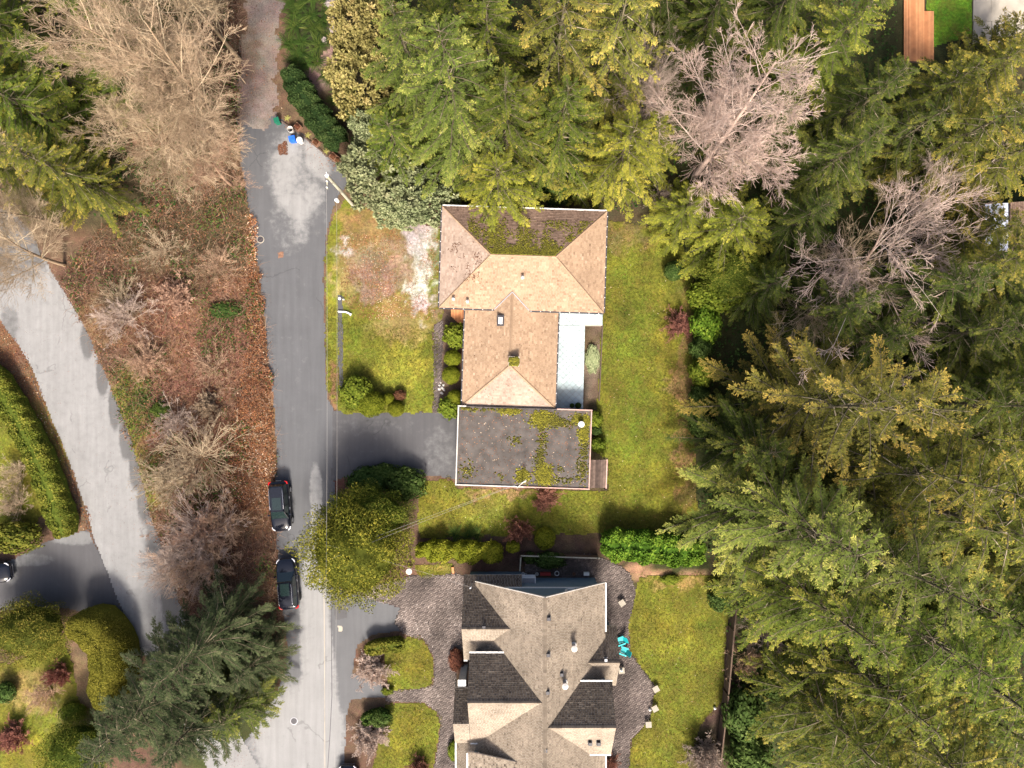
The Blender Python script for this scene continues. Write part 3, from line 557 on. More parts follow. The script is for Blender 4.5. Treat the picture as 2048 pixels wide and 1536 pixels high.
# chimney with moss on it, vents, skylight cap
c = W(1028, 723, 4.8); c.z = 0
mb = MB(); mb.box((c.x, c.y, 4.25), (.85, .75, 1.0), TH); ch = mb.build('chimney', M['shingle_brown'], house)
mb = MB(); mb.box((c.x, c.y, 4.79), (.98, .88, .1), TH); mb.build('chimney_cap', M['concrete'], ch)
mb = MB(); moss_patch(mb, lambda r: (Vector((c.x+r.uniform(-.4, .4), c.y+r.uniform(-.36, .36), 4.84)), zz), 220, rg, (.06, .16)); mb.build('moss', M['moss'], ch)['kind'] = 'stuff'
p = W(1001, 641, 4.1); mb = MB(); mb.box((p.x, p.y, 3.95), (.62, .95, .5), TH); vt = mb.build('roof_ventilator', M['darkmetal'], house)
mb = MB(); mb.box((p.x, p.y, 4.24), (.36, .62, .07), TH, taper=.9); mb.build('ventilator_lid', M['white'], vt)
for (a, b, z) in ((1045, 555, 5.0), (907, 598, 4.15), (935, 603, 4.1)): pipe(house, W(a, b, z), .28, .09, 'offwhite', 'roof_pipe')
pipe(house, W(1162, 848, 2.95), .45, .17, 'white')
# service mast on the garage edge
m0 = W(1044, 966, 3.0); mast_top = W(1052, 962, 5.0)
mb = MB(); mb.tube([m0, mast_top], .05, 8); mb.tube([mast_top, mast_top+Vector((-.25, -.1, -.08))], .07, 8); mast = mb.build('service_mast', M['offwhite'], house)
mb = MB(); mb.bar(W(1034, 976, 3.0), mast_top-Vector((0, 0, .8)), .05, .05); mb.build('mast_brace', M['offwhite'], mast)
# garage door facing the drive: five panels
for i in range(5):
    q = G(-gw+.36, 0, .25+i*.46); mb = MB(); mb.box(q, (.06, 4.6, .44), TH); mb.build('garage_door_panel', M['offwhite'], house)

# orange entrance deck
dk = tag(empty('deck', W(917, 632)), 'small orange timber deck tucked under the tan eaves beside round shrubs', 'deck')
x0, x1 = W(902, 0, .5).x, W(936, 0, .5).x; ytop = W(0, 606, .5).y; nb = 12
for i in range(nb):
    a = x0+(x1-x0)*i/nb; b = x0+(x1-x0)*(i+1)/nb-.012; yb = W(0, 646, .5).y+max(0, (4.5-i)/nb)*1.6; mb = MB(); mb.box(((a+b)/2, (ytop+yb)/2, .47), (b-a, ytop-yb, .04), 0, tint=random.random()); mb.build('plank', M['deckwood'], dk)
mb = MB(); mb.box(((x0+x1)/2, ytop-.7, .22), (x1-x0-.2, 1.3, .44)); mb.build('deck_frame', M['oldwood'], dk)
# low shed roof of boards by the garage
sh = tag(empty('lean_to', W(1197, 948)), 'low dark board lean-to against the east side of the garage', 'lean-to')
for i in range(6):
    a = W(1183+i*5.2, 948, 2.0); mb = MB(); mb.box((a.x, a.y, 1.98-.05*i*.5), (.225, 2.6, .05), TH, tint=random.random()); mb.build('plank', M['oldwood'], sh)
mb = MB(); e1, e2 = W(1214, 919, 1.9), W(1212, 977, 1.9); mb.bar(e1, e2, .12, .14); mb.build('edge_beam', M['fascia'], sh)
for q in (W(1211, 922), W(1209, 974)): mb = MB(); mb.box((q.x-.1, q.y, .93), (.1, .1, 1.86)); mb.build('post', M['oldwood'], sh)

# pale tiled patio
def clip(poly, P):
    out = list(poly); n = len(P)
    for i in range(n):
        (ax_, ay_), (bx_, by_) = P[i], P[(i+1) % n]; res = []
        ins = lambda q: (bx_-ax_)*(q[1]-ay_)-(by_-ay_)*(q[0]-ax_) >= 0
        for j in range(len(out)):
            p, q = out[j], out[(j+1) % len(out)]
            if ins(p): res.append(p)
            if ins(p) != ins(q):
                d1 = (bx_-ax_)*(p[1]-ay_)-(by_-ay_)*(p[0]-ax_); d2 = (bx_-ax_)*(q[1]-ay_)-(by_-ay_)*(q[0]-ax_); t = d1/(d1-d2)
                res.append((p[0]+(q[0]-p[0])*t, p[1]+(q[1]-p[1])*t))
        out = res
        if len(out) < 3: return None
    return out
pz = 1.1; A1 = pw([(1100, 818), (1166, 818), (1170, 651), (1100, 651)], pz); A2 = pw([(1100, 650.4), (1205, 650.4), (1205, 612), (1100, 612)], pz)
patio = tag(empty('patio', W(1140, 720)), 'pale blue-white diagonal tiled patio along the east side of the tan house', 'patio')
mb = MB(); [mb.prism([(q[0], q[1]) for q in a], 0, pz-.04) for a in (A1, A2)]; mb.build('patio_base', M['concrete'], patio)
ts = .42; rgt = random.Random(11)
for A_ in (A1, A2):
    ax_ = [q[0] for q in A_]; ay_ = [q[1] for q in A_]; n = 30
    for i in range(-n, n):
        for j in range(-n, n):
            cx = 3+(i+j)*ts/1.4142; cy = 2+(i-j)*ts/1.4142
            if not (min(ax_)-.4 < cx < max(ax_)+.4 and min(ay_)-.4 < cy < max(ay_)+.4): continue
            h = ts/1.4142-.014; pl = clip([(cx-h, cy), (cx, cy-h), (cx+h, cy), (cx, cy+h)], A_)
            if pl:
                mb = MB(); mb.prism(pl, pz-.05, pz+rgt.uniform(0, .004), rgt.random()); mb.build('tile', M['tilepale'], patio)
# garden bed border east of the patio
bd = tag(empty('bed_edging', W(1203, 720)), 'long timber edging between the patio flower bed and the east lawn', 'edging'); a, b = W(1205, 650), W(1198, 802); mb = MB(); mb.bar(a+zz*.07, b+zz*.07, .1, .18); mb.build('timber', M['oldwood'], bd)

# ---- grey-roofed house at the bottom
S0 = W(1090, 1400); S0.z = 0
house2 = tag(empty('house', S0), 'large grey shingled house with several gables and slate blue walls', 'house')
RX, RZ, P2, YN, YS = 2.77, 7.8, .76, -17.9, -41.0
def zm(x): return RZ-P2*abs(x-RX)
def V3(x, y, z): return Vector((x, y, z))
xe, xw = 8.38, -3.3
S2 = [[V3(xe, -41, zm(xe)), V3(xe, YN, zm(xe)), V3(RX, YN, RZ), V3(RX, -41, RZ)], [V3(xw, YN, zm(xw)), V3(xw, -32.5, zm(xw)), V3(RX, -32.5, RZ), V3(RX, YN, RZ)], [V3(-5.14, -32.5, zm(-5.14)), V3(-5.14, -41, zm(-5.14)), V3(RX, -41, RZ), V3(RX, -32.5, RZ)]]
gut2 = [((xe, -22.6), (xe, YN), zm(xe)), ((-5.14, -33), (-5.14, -41), zm(-5.14))]
def gable(yr, z_r, yn, yso, xa, xb, dirn):
    """cross gable: ridge along x at yr; slopes run north to yn and south to yso; xa is its outer end"""
    zn, zs = z_r-P2*abs(yr-yn), z_r-P2*abs(yr-yso)
    a, b = (xa, xb) if xa < xb else (xb, xa)
    north = [V3(b, yn, zn), V3(a, yn, zn), V3(a, yr, z_r), V3(b, yr, z_r)]; south = [V3(a, yso, zs), V3(b, yso, zs), V3(b, yr, z_r), V3(a, yr, z_r)]
    return north, south, zn, zs
gables = [(-21.33, 5.54, -17.46, -25.2, -4.4, .9), (-26.8, 7.58, -23.6, -32.4, -3.74, 2.6), (-24.56, 4.8, -22.0, -27.6, 9.52, 6.0), (-28.9, 7.57, -26.0, -32.7, 8.75, 2.95)]
mbS = MB(); deck2 = MB(); rg = random.Random(21); walls = []; capm = MB()
for s in S2: shingle(mbS, s, .15, .26, .026, rg, .5, .11); deck2.slab(s, .14)
for gi, (yr, z_r, yn, yso, xa, xb) in enumerate(gables):
    n_, s_, zn, zs = gable(yr, z_r, yn, yso, xa, xb, 1)
    # stop the deep north and south slopes where they would pass under the main roof anyway
    for q, tm_ in ((n_, .18), (s_, .55)): shingle(mbS, q, .15, .26, .026, rg, tm_, .09); deck2.slab(q, .14)  # north slopes tinted darker: algae staining, with shade put into the colour
    caps(capm, (xa, yr, z_r), (xb, yr, z_r), .3, .25)
    walls.append((yr, z_r, yn, yso, xa, xb, zn, zs))
# W2b: low gable continuing the south slope to the west
y2, z2 = -29.7, 7.58-P2*2.9; nb_ = [V3(-3.77, y2+2.39, z2-P2*2.39), V3(-5.15, y2+2.39, z2-P2*2.39), V3(-5.15, y2, z2), V3(-3.77, y2, z2)]; sb_ = [V3(-5.15, -32.4, z2-P2*2.7), V3(-3.77, -32.4, z2-P2*2.7), V3(-3.77, y2, z2), V3(-5.15, y2, z2)]
for q, tm_ in ((nb_, .18), (sb_, .55)): shingle(mbS, q, .15, .26, .026, rg, tm_, .09); deck2.slab(q, .14)  # its north slope also carries shade in the tint
# raised shed dormer at the bottom edge
q = [V3(-3.9, -32.65, 4.35), V3(-3.9, -41, 4.35), V3(.5, -41, 6.08), V3(.5, -32.65, 6.08)]; shingle(mbS, q, .15, .26, .026, rg, .5, .2); deck2.slab(q, .16)
caps(capm, (RX, YN, RZ), (RX, -41, RZ), .32, .26)
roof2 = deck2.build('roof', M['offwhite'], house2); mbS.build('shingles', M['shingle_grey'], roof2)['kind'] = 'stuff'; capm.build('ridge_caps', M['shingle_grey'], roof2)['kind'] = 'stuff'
# walls
mb = MB(); wn = YN-.55
mb.add([(xw+.5, wn, 0), (xe-.5, wn, 0), (xe-.5, wn, zm(xe-.5)-.2), (RX, wn, RZ-.2), (xw+.5, wn, zm(xw+.5)-.2), (xw+.5, -41, 0), (xe-.5, -41, 0), (xe-.5, -41, zm(xe-.5)-.2), (RX, -41, RZ-.2), (xw+.5, -41, zm(xw+.5)-.2)],
       [(1, 0, 4, 3, 2), (5, 6, 7, 8, 9), (0, 5, 9, 4), (1, 2, 7, 6), (2, 3, 8, 7), (3, 4, 9, 8)]); wl = mb.build('wall', M['siding'], house2)
# clapboards on the visible north gable
for i in range(26):
    z = .12+i*.28; hwid = min(xe-.52, RX+(RZ-.3-z-.28)/P2)-RX; hl = RX-max(xw+.52, RX-(RZ-.3-z-.28)/P2)
    if hwid < .3: break
    mb = MB(); mb.box((RX+(hwid-hl)/2, wn+.018, z+.13), (hwid+hl, .03, .255)); mb.build('clapboard', M['siding'], wl)
for (yr, z_r, yn, yso, xa, xb, zn, zs) in walls:
    s_ = -1 if xa < xb else 1; xo = xa-s_*.45; xi = xb if s_ < 0 else xb; mb = MB(); yn_, ys_ = yn-.4, yso+.4; a = zn-.1; b = zs-.1
    mb.add([(xo, yn_, 0), (xo, ys_, 0), (xo, ys_, b), (xo, yr, z_r-.18), (xo, yn_, a), (xi, yn_, 0), (xi, ys_, 0), (xi, ys_, b), (xi, yr, z_r-.18), (xi, yn_, a)], [(0, 1, 2, 3, 4), (9, 8, 7, 6, 5), (0, 4, 9, 5), (1, 6, 7, 2), (4, 3, 8, 9), (2, 7, 8, 3)])
    mb.build('wall', M['siding'], house2)
    window(house2, (xo, yr, 1.6), 1.6, 1.3, 'y', s_)
    xm = (xa, xb) if s_ < 0 else (xb, xa)
    lo, hi = (xa, min(xb, RX-(RZ-zn)/P2)) if s_ < 0 else (max(xb, RX+(RZ-zn)/P2), xa)
    if hi-lo > .4: gut(V3(hi, yn, zn), V3(lo, yn, zn), house2, 'white')
    lo, hi = (xa, min(xb, RX-(RZ-zs)/P2)) if s_ < 0 else (max(xb, RX+(RZ-zs)/P2), xa)
    if hi-lo > .3: gut(V3(lo, yso, zs), V3(hi, yso, zs), house2, 'white')
mb = MB(); mb.box((-4.1, -30.6, 1.6), (1.6, 2.4, 3.0)); mb.build('wall', M['siding'], house2)
mb = MB(); mb.add([(-3.4, -33.2, 2.2), (.4, -33.2, 5.0), (.4, -33.2, 5.95), (-3.4, -33.2, 4.4), (-3.4, -41, 2.2), (.4, -41, 5.0), (.4, -41, 5.95), (-3.4, -41, 4.4)], [(0, 1, 2, 3), (7, 6, 5, 4), (0, 3, 7, 4), (1, 5, 6, 2), (0, 4, 5, 1)]); mb.build('wall', M['siding'], house2)
mb = MB(); mb.box((-3.0, -33.17, 4.05), (.14, .08, 1.0)); mb.build('corner_board', M['white'], house2)
gut(V3(xe, -22.3, zm(xe)), V3(xe, YN, zm(xe)), house2, 'white'); gut(V3(-5.14, -32.7, zm(-5.14)), V3(-5.14, -40.5, zm(-5.14)), house2, 'white'); gut(V3(-3.9, -32.8, 4.35), V3(-3.9, -40.5, 4.35), house2, 'white'); gut(V3(xe, -40.5, zm(xe)), V3(xe, -32.9, zm(xe)), house2, 'white')
for x_, s_ in ((xw, 1), (xe, 1)):
    mb = MB(); mb.bar(V3(x_, YN+.03, zm(x_)-.05), V3(RX, YN+.03, RZ-.05), .06, .2); mb.build('rake_board', M['offwhite'], house2)
mb = MB(); mb.box((RX-.1, wn+.06, 3.35), (7.9, .1, .16)); mb.build('trim_band', M['white'], house2)
mb = MB(); mb.tube([(5.25+.5*math.cos(a*.4488), wn+.06, 4.15+.42*math.sin(a*.4488)) for a in range(15)], .06, 6); mb.build('oval_window_frame', M['white'], house2)
# boxed garden window on the north wall
wx = W(1057, 0, 1.6).x
mb = MB(); mb.box((wx, wn+.3, 1.05), (1.3, .56, .08)); mb.box((wx-.62, wn+.3, 1.5), (.08, .56, .82)); mb.box((wx+.62, wn+.3, 1.5), (.08, .56, .82)); mb.box((wx, wn+.56, 1.93), (1.3, .08, .06)); gwd = mb.build('garden_window', M['white'], house2)
mb = MB(); mb.box((wx, wn+.3, 1.9), (1.15, .46, .03)); mb.build('pane', M['greymetal'], gwd)
# vents and flues
for (a, b, z, m_) in ((968, 1253, 5.25, 'darkmetal'), (1097, 1236, 7.5, 'darkmetal'), (1096, 1308, 7.5, 'darkmetal'), (1123, 1347, 6.6, 'darkmetal'), (1095, 1383, 7.5, 'darkmetal'), (970, 1399, 7.1, 'darkmetal'), (1027, 1399, 7.1, 'darkmetal'), (1211, 1318, 4.5, 'greymetal'), (1175, 1448, 7.1, 'darkmetal'), (1091, 1498, 7.5, 'darkmetal'), (1180, 1485, 6.2, 'darkmetal'), (1197, 1485, 6.2, 'darkmetal')):
    p = W(a, b, z); vent_box(house2, p, .3 if m_ == 'darkmetal' else .26, m_)
for (a, b, z) in ((1147, 1290, 5.9), (1129, 1364, 6.4)): pipe(house2, W(a, b, z), .85, .17, 'offwhite')
mb = MB(); p = W(924, 1366, 3.3); mb.box((p.x, p.y, 1.7), (.6, .6, 3.4)); c2 = mb.build('chimney', M['offwhite'], house2); mb = MB(); mb.box((p.x, p.y, 3.45), (.72, .72, .1)); mb.build('chimney_cap', M['white'], c2)
mb = MB(); p = W(943, 1172, 3.9); mb.tube([(p.x, p.y, 3.0), (p.x, p.y, 4.3)], .05, 8); mb.tube([(p.x, p.y, 4.3), (p.x-.15, p.y-.1, 4.25)], .08, 8); mast2 = mb.build('service_mast', M['greymetal'], house2); mast2_top = Vector((p.x, p.y, 4.3))

# ---- slice of a neighbour's house at the right edge
q0 = W(2030, 455); q0.z = 0; nh = tag(empty('house', q0), 'brown roofed house with a pale glazed lean-to at the right edge', 'house')
xa = W(2021, 0, 2.8).x; ya, yb = W(0, 405, 2.8).y, W(0, 500, 2.8).y; mbn = MB(); mbd = MB(); s = [V3(xa, ya, 2.8), V3(xa, yb, 2.8), V3(xa+4, yb, 4.4), V3(xa+4, ya, 4.4)]; shingle(mbn, s, .15, .26, .026, rg); mbd.slab(s, .14); s = [V3(xa+8, yb, 2.8), V3(xa+8, ya, 2.8), V3(xa+4, ya, 4.4), V3(xa+4, yb, 4.4)]; shingle(mbn, s, .15, .26, .026, rg); mbd.slab(s, .14)
r3 = mbd.build('roof', M['fascia'], nh); mbn.build('shingles', M['shingle_brown'], r3)['kind'] = 'stuff'; mb = MB(); mb.box((xa+4, (ya+yb)/2, 1.33), (7, abs(ya-yb)-.8, 2.66)); mb.build('wall', M['siding_beige'], nh)
M['glazing'] = mat('glazing_pale', (.50, .54, .68), .2, .1, 3, spec=.6)
for i in range(5):
    y0 = ya+(yb-ya)*i/5; y1 = ya+(yb-ya)*(i+1)/5; mb = MB(); mb.slab([V3(xa-1.9, y0-.03, 2.2), V3(xa-1.9, y1+.03, 2.2), V3(xa-.08, y1+.03, 2.62), V3(xa-.08, y0-.03, 2.62)], .03); mb.build('glass_panel', M['glazing'], nh)
mb = MB()
for i in range(6): y0 = ya+(yb-ya)*i/5; mb.bar((xa-1.9, y0, 2.2), (xa-.08, y0, 2.62), .05, .07); mb.box((xa-1.85, y0, 1.05), (.08, .08, 2.1))
mb.build('glazing_frame', M['greymetal'], nh)
# timber deck and concrete terrace in the top right corner
dk2 = tag(empty('deck', W(1845, 50)), 'orange timber terrace in the top right corner beside a bright lawn', 'deck')
xl, xr = W(1808, 0, .2).x, W(1868, 0, .2).x; n = 22
for i in range(n):
    a = xl+(xr-xl)*i/n; b = xl+(xr-xl)*(i+1)/n-.012; yt = W(0, -20 if i < 15 else 22, .2).y; yb_ = W(0, 122, .2).y; mb = MB(); mb.box(((a+b)/2, (yt+yb_)/2, .18), (b-a, yt-yb_, .04), 0, tint=random.random()); mb.build('plank', M['deckwood'], dk2)
mb = MB(); mb.box(((xl+xr)/2, (W(0, 30).y+W(0, 130).y)/2, .08), (xr-xl-.3, 4.4, .15)); mb.build('deck_frame', M['oldwood'], dk2)
te = tag(empty('terrace', W(1990, 30)), 'pale stained concrete terrace slabs in the top right corner', 'terrace')
for i, (a, b) in enumerate(((1946, 1981), (1982, 2060))):
    for (t_, u_) in ((-30, 43), (44, 88)):
        mb = MB(); mb.prism(pw([(a, t_), (b, t_), (b, u_), (a-1, u_)]), 0, .1); mb.build('slab', M['concrete'], te)
#==PART4==
# ------------------------------------------------------------------ vegetation generators (numpy)
def unit(a): return a/np.maximum(np.linalg.norm(a, axis=-1, keepdims=True), 1e-9)
def tubes(P0, P1, r0, r1, n=3):
    d_ = unit(P1-P0); up = np.where(np.abs(d_[:, 2:3]) < .9, [[0, 0, 1.]], [[0, 1., 0]]); a = unit(np.cross(d_, up)); b = np.cross(a, d_); V = []
    for P, r in ((P0, r0), (P1, r1)):
        for k in range(n):
            an = 2*math.pi*k/n; V.append(P+(a*math.cos(an)+b*math.sin(an))*np.asarray(r).reshape(-1, 1))
    V = np.stack(V, 1).reshape(-1, 3); b0 = np.arange(len(P0))*2*n
    F = np.concatenate([np.stack([b0+k, b0+(k+1) % n, b0+n+(k+1) % n, b0+n+k], 1) for k in range(n)]); return V, F
def leaves(P, D, S, L, Wd, mid=.5):
    L = np.asarray(L).reshape(-1, 1); Wd = np.asarray(Wd).reshape(-1, 1)
    V = np.stack([P, P+D*L*mid+S*Wd/2, P+D*L, P+D*L*mid-S*Wd/2], 1).reshape(-1, 3); b = np.arange(len(P))*4
    return V, np.stack([b, b+1, b+2, b+3], 1)
def join(parts):
    V, F, T, off = [], [], [], 0
    for v, f, t in parts: V.append(v); F.append(np.asarray(f)+off); T.append(np.broadcast_to(t, len(v)) if np.ndim(t) == 0 else t); off += len(v)
    return np.concatenate(V), np.concatenate(F), np.concatenate(T)

def conifer(seed, H_=24., R_=5., nw=22, per=5, t0=.08, e0=-6, e1=38, droop=.25, upt=.12, tang=42, twl=.20, tmax=.95, tdroop=.15, dens=7., step=.12, lL=.24, lW=.075, shape=.8, gold=.25, hang=0., rn=.2):
    """whorls of long plume-like limbs; short twigs comb forward along each limb and carry the needles"""
    g = np.random.default_rng(seed); wt = t0+(1-t0)*(np.arange(nw)/nw)**1.05; cnt = np.maximum(3, np.round(per*(1.15-.4*wt)).astype(int)); wi = np.repeat(np.arange(nw), cnt); nb = len(wi)
    t = np.clip(wt[wi]+g.normal(0, .22/nw, nb), .01, .985); az = np.concatenate([g.random()*6.283+np.arange(c)*6.283/c for c in cnt])+g.normal(0, .22, nb); low = np.clip((t-t0)/.10+.6, 0, 1)
    L = R_*((1-t)**shape)*low*g.choice([1., 1., 1., .72, .5], nb)*g.uniform(.85, 1.15, nb)+.65; e = np.radians(e0+(e1-e0)*t**1.3+g.normal(0, 5, nb))
    P = np.stack([0*t, 0*t, t*H_], 1); dh = np.stack([np.cos(az), np.sin(az), 0*az], 1); sd = np.stack([-np.sin(az), np.cos(az), 0*az], 1); bend = g.normal(0, .12, nb); dr = droop*g.uniform(.6, 1.4, nb)
    def B(i, s):
        l = L[i]; return P[i]+dh[i]*(l*s*np.cos(e[i]))[:, None]+sd[i]*(bend[i]*l*s*s)[:, None]+np.array([0, 0, 1.])*(l*s*np.sin(e[i])-dr[i]*l*s**2+upt*l*s**3)[:, None]
    ns = 6; wood = []
    for k in range(ns):
        i = np.arange(nb); s0 = np.full(nb, k/ns); s1 = np.full(nb, (k+1)/ns); r = .016+.009*L
        v, f = tubes(B(i, s0), B(i, s1), r*(1-s0*.85), r*(1-s1*.85)); wood.append((v, f, np.repeat(np.clip(g.normal(.42, .26, nb), 0, 1), 6)))
    zs = np.linspace(0, .98, 12); tr = .0095*H_; pts = np.stack([np.cumsum(g.normal(0, .03, 12)), np.cumsum(g.normal(0, .03, 12)), zs*H_], 1); pts[0, :2] = 0
    v, f = tubes(pts[:-1], pts[1:], tr*(1-zs[:-1]*.95), tr*(1-zs[1:]*.95), 8); wood.append((v, f, .62))
    nt_ = np.maximum(6, (L*dens).astype(int)); bi = np.repeat(np.arange(nb), nt_); m = len(bi)
    s = .12+.88*g.random(m)**.8; side = g.choice([-1., 1.], m); p = B(bi, s); T = unit(B(bi, np.minimum(s+.05, 1.1))-B(bi, s-.05)); Sx = unit(np.cross(T, [0, 0, 1.]))
    a = np.radians(g.normal(tang, 8, m)); a = np.where(s > .96, a*.3, a)
    D = unit(T*np.cos(a)[:, None]+Sx*(side*np.sin(a))[:, None]+np.array([0, 0, 1.])*(g.normal(-tdroop, .08, m))[:, None]+np.array([0, 0, -1.])*(hang*g.random(m))[:, None])
    l = np.minimum(twl*L[bi]*(1.1-s*.75), tmax)*g.uniform(.65, 1.25, m)+.24; btint = g.normal(0, .12, nb)[bi]+g.normal(0, .07, m)
    v, f = tubes(p, p+D*l[:, None], np.full(m, .010), np.full(m, .004)); wood.append((v, f, .15))
    nl = np.maximum(3, (l/step*2).astype(int)); ti = np.repeat(np.arange(m), nl); k = len(ti); q = g.random(k); side = g.choice([-1., 1.], k)
    d0 = D[ti]; nrm = unit(np.array([0, 0, 1.])+g.normal(0, rn, (k, 3))); pp = unit(np.cross(d0, nrm)); b = np.radians(g.normal(36, 8, k))
    d1 = unit(d0*np.cos(b)[:, None]+pp*(side*np.sin(b))[:, None]+g.normal(0, .06, (k, 3))); S1 = unit(np.cross(d1, nrm))
    lp = p[ti]+d0*(l[ti]*q)[:, None]; sz = g.uniform(.7, 1.25, k)*(1-.3*q)
    v, f = leaves(lp, d1, S1, lL*sz, lW*sz); tn = np.clip(.42+btint[ti]+g.normal(0, .08, k)+gold*(q*.4+s[ti]*.8-.65), 0, 1)
    wv, wf, wt_ = join(wood)
    return mesh_np('trunk', wv, wf, tint=wt_), mesh_np('crown', v, f, tint=np.repeat(tn, 4))

def branching(seed, stems, ns=(8, 5, 3, 2, 2), nch=(16, 7, 6, 5), ratio=(.5, .5, .5, .5), ang=(55, 45, 45, 45), up=(.25, .25, .15, .1), rr=(1, .5, .5, .55, .6), rmin=.010, smin=(.25, .2, .2, .2), wob=.10, hangend=0.):
    """stems: list of (p0, dir, length, r0). Grows curved limbs, level by level, into one twig mesh."""
    g = np.random.default_rng(seed); p0 = np.array([s[0] for s in stems], float); D = unit(np.array([s[1] for s in stems], float)); L = np.array([s[2] for s in stems], float); r = np.array([s[3] for s in stems], float); parts = []
    for lev in range(len(nch)+1):
        n = len(L); curv = g.normal(0, wob, (n, 3)); curv[:, 2] += up[min(lev, len(up)-1)]*.6 if lev else 0
        if lev >= 2: curv[:, 2] -= hangend
        at = lambda i, s: p0[i]+(D[i]*s[:, None]+curv[i]*(s*s)[:, None])*L[i][:, None]
        i = np.arange(n); K = ns[lev]; base_t = np.clip((.30 if lev == 0 and n < 3 else .82-.085*lev)+g.normal(0, .14, n), 0, 1)
        for k in range(K):
            s0 = np.full(n, k/K); s1 = np.full(n, (k+1)/K); v, f = tubes(at(i, s0), at(i, s1), np.maximum(r*(1-.8*s0), rmin), np.maximum(r*(1-.8*s1), rmin*.8), 5 if lev == 0 else 3)
            parts.append((v, f, np.repeat(base_t, 10 if lev == 0 else 6)))
        if lev == len(nch): break
        c = np.maximum(2, np.round(nch[lev]*g.uniform(.7, 1.3, n)*np.clip(L/np.mean(L), .5, 1.4)).astype(int)); pi = np.repeat(i, c); m = len(pi)
        s = smin[lev]+(1-smin[lev])*g.random(m); T = unit(D[pi]+2*curv[pi]*s[:, None]); rnd = g.normal(0, 1, (m, 3)); pe = unit(np.cross(T, rnd)); a = np.radians(g.normal(ang[lev], 12, m))
        nD = unit(T*np.cos(a)[:, None]+pe*np.sin(a)[:, None]+np.array([0, 0, 1.])*up[lev]); nL = L[pi]*ratio[lev]*(1.15-.65*s)*g.uniform(.65, 1.25, m); np0 = at(pi, s); nr = np.maximum(r[pi]*(1-.75*s)*rr[lev+1], rmin)
        p0, D, L, r = np0, nD, nL, nr
    return mesh_np('branches', *join(parts)[:2], tint=join(parts)[2])
def bare_tree(seed, H_=20, R_=6, lean=(0, 0), n1=20, dens=1.0, rmin=.009, a1=46, up1=.30, k2=1.0, **k):
    st = [((0, 0, 0), (lean[0], lean[1], 1), H_*.78, .010*H_+.02)]
    return branching(seed, st, nch=(n1, int(9*dens), int(7*dens), int(5*dens)), ratio=(R_/H_*1.75*k2, .46, .48, .60), ang=(a1, 36, 34, 34), smin=(.22, .15, .12, .15), up=(up1, .16, .08, .02), rmin=rmin, rr=(1, .42, .42, .5, .6), **k)
def bare_bush(seed, H_=3., R_=3., n=26, dens=1.0, rmin=.008):
    g = np.random.default_rng(seed); st = []
    for i in range(n):
        a = g.random()*6.283; e = R(g.uniform(18, 80)); l = (R_*math.cos(e)**2+H_*math.sin(e)**2)**.5*0+1/math.sqrt((math.cos(e)/R_)**2+(math.sin(e)/H_)**2)
        st.append(((g.normal(0, .12), g.normal(0, .12), 0), (math.cos(a)*math.cos(e), math.sin(a)*math.cos(e), math.sin(e)), l*g.uniform(.7, 1.0), .028))
    return branching(seed, st, ns=(5, 3, 2, 2), nch=(int(8*dens), int(6*dens), 4), ratio=(.42, .5, .55), ang=(32, 38, 40), up=(.12, .05, .0), rmin=rmin, smin=(.25, .2, .1), wob=.14)

def ellip_pts(g, n, lump=.12, lf=2.4, shell=.30, zlo=-.55):
    d_ = unit(g.normal(0, 1, (n*2, 3))); d_ = d_[d_[:, 2] > zlo][:n]
    lp = 1+lump*(np.sin(d_[:, 0]*lf*2.1+seed_ph[0])*np.sin(d_[:, 1]*lf*2.3+seed_ph[1])+.7*np.sin(d_[:, 2]*lf*2.9+d_[:, 0]*lf*1.7+seed_ph[2])+.5*np.sin(d_[:, 1]*lf*4.1+d_[:, 0]*lf*3.3))
    return d_, lp*(1-shell*g.random(len(d_))**1.6)
seed_ph = [0, 1, 2]
def bush(seed, n=2600, lL=.16, lW=.10, lump=.12, lf=2.4, shell=.32, flat=.35, core=.66, spray=False, zlo=-.6):
    """unit shrub: 1 x 1 x 1 radius about (0,0,1); scaled per object. Leaf sizes are relative."""
    global seed_ph
    g = np.random.default_rng(seed); seed_ph = list(g.random(3)*6); d_, r = ellip_pts(g, n, lump, lf, shell, zlo); p = d_*r[:, None]; p[:, 2] += 1; n = len(p)
    nr = unit(d_+g.normal(0, flat, (n, 3))); D = unit(np.cross(nr, g.normal(0, 1, (n, 3)))+(d_*.5 if spray else 0)+np.array([0, 0, .15])); S = unit(np.cross(D, nr)); sz = g.uniform(.6, 1.3, n)
    v, f = leaves(p-D*(lL*sz*.5)[:, None], D, S, lL*sz, lW*sz); clump = np.sin(d_[:, 0]*7+seed_ph[0])*np.sin(d_[:, 1]*7+seed_ph[1]); t = np.clip(g.normal(.48, .17, n)+clump*.10, 0, 1)
    pa = [(v, f, np.repeat(t, 4))]
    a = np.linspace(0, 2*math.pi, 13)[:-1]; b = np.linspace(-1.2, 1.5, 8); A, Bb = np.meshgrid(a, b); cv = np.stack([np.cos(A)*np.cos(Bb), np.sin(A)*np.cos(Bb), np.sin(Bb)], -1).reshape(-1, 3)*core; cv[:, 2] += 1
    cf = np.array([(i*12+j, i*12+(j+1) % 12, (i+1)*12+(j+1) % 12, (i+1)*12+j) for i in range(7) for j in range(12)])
    pa.append((cv, cf, .12)); V, F_, T = join(pa); return mesh_np('foliage', V, F_, tint=T)
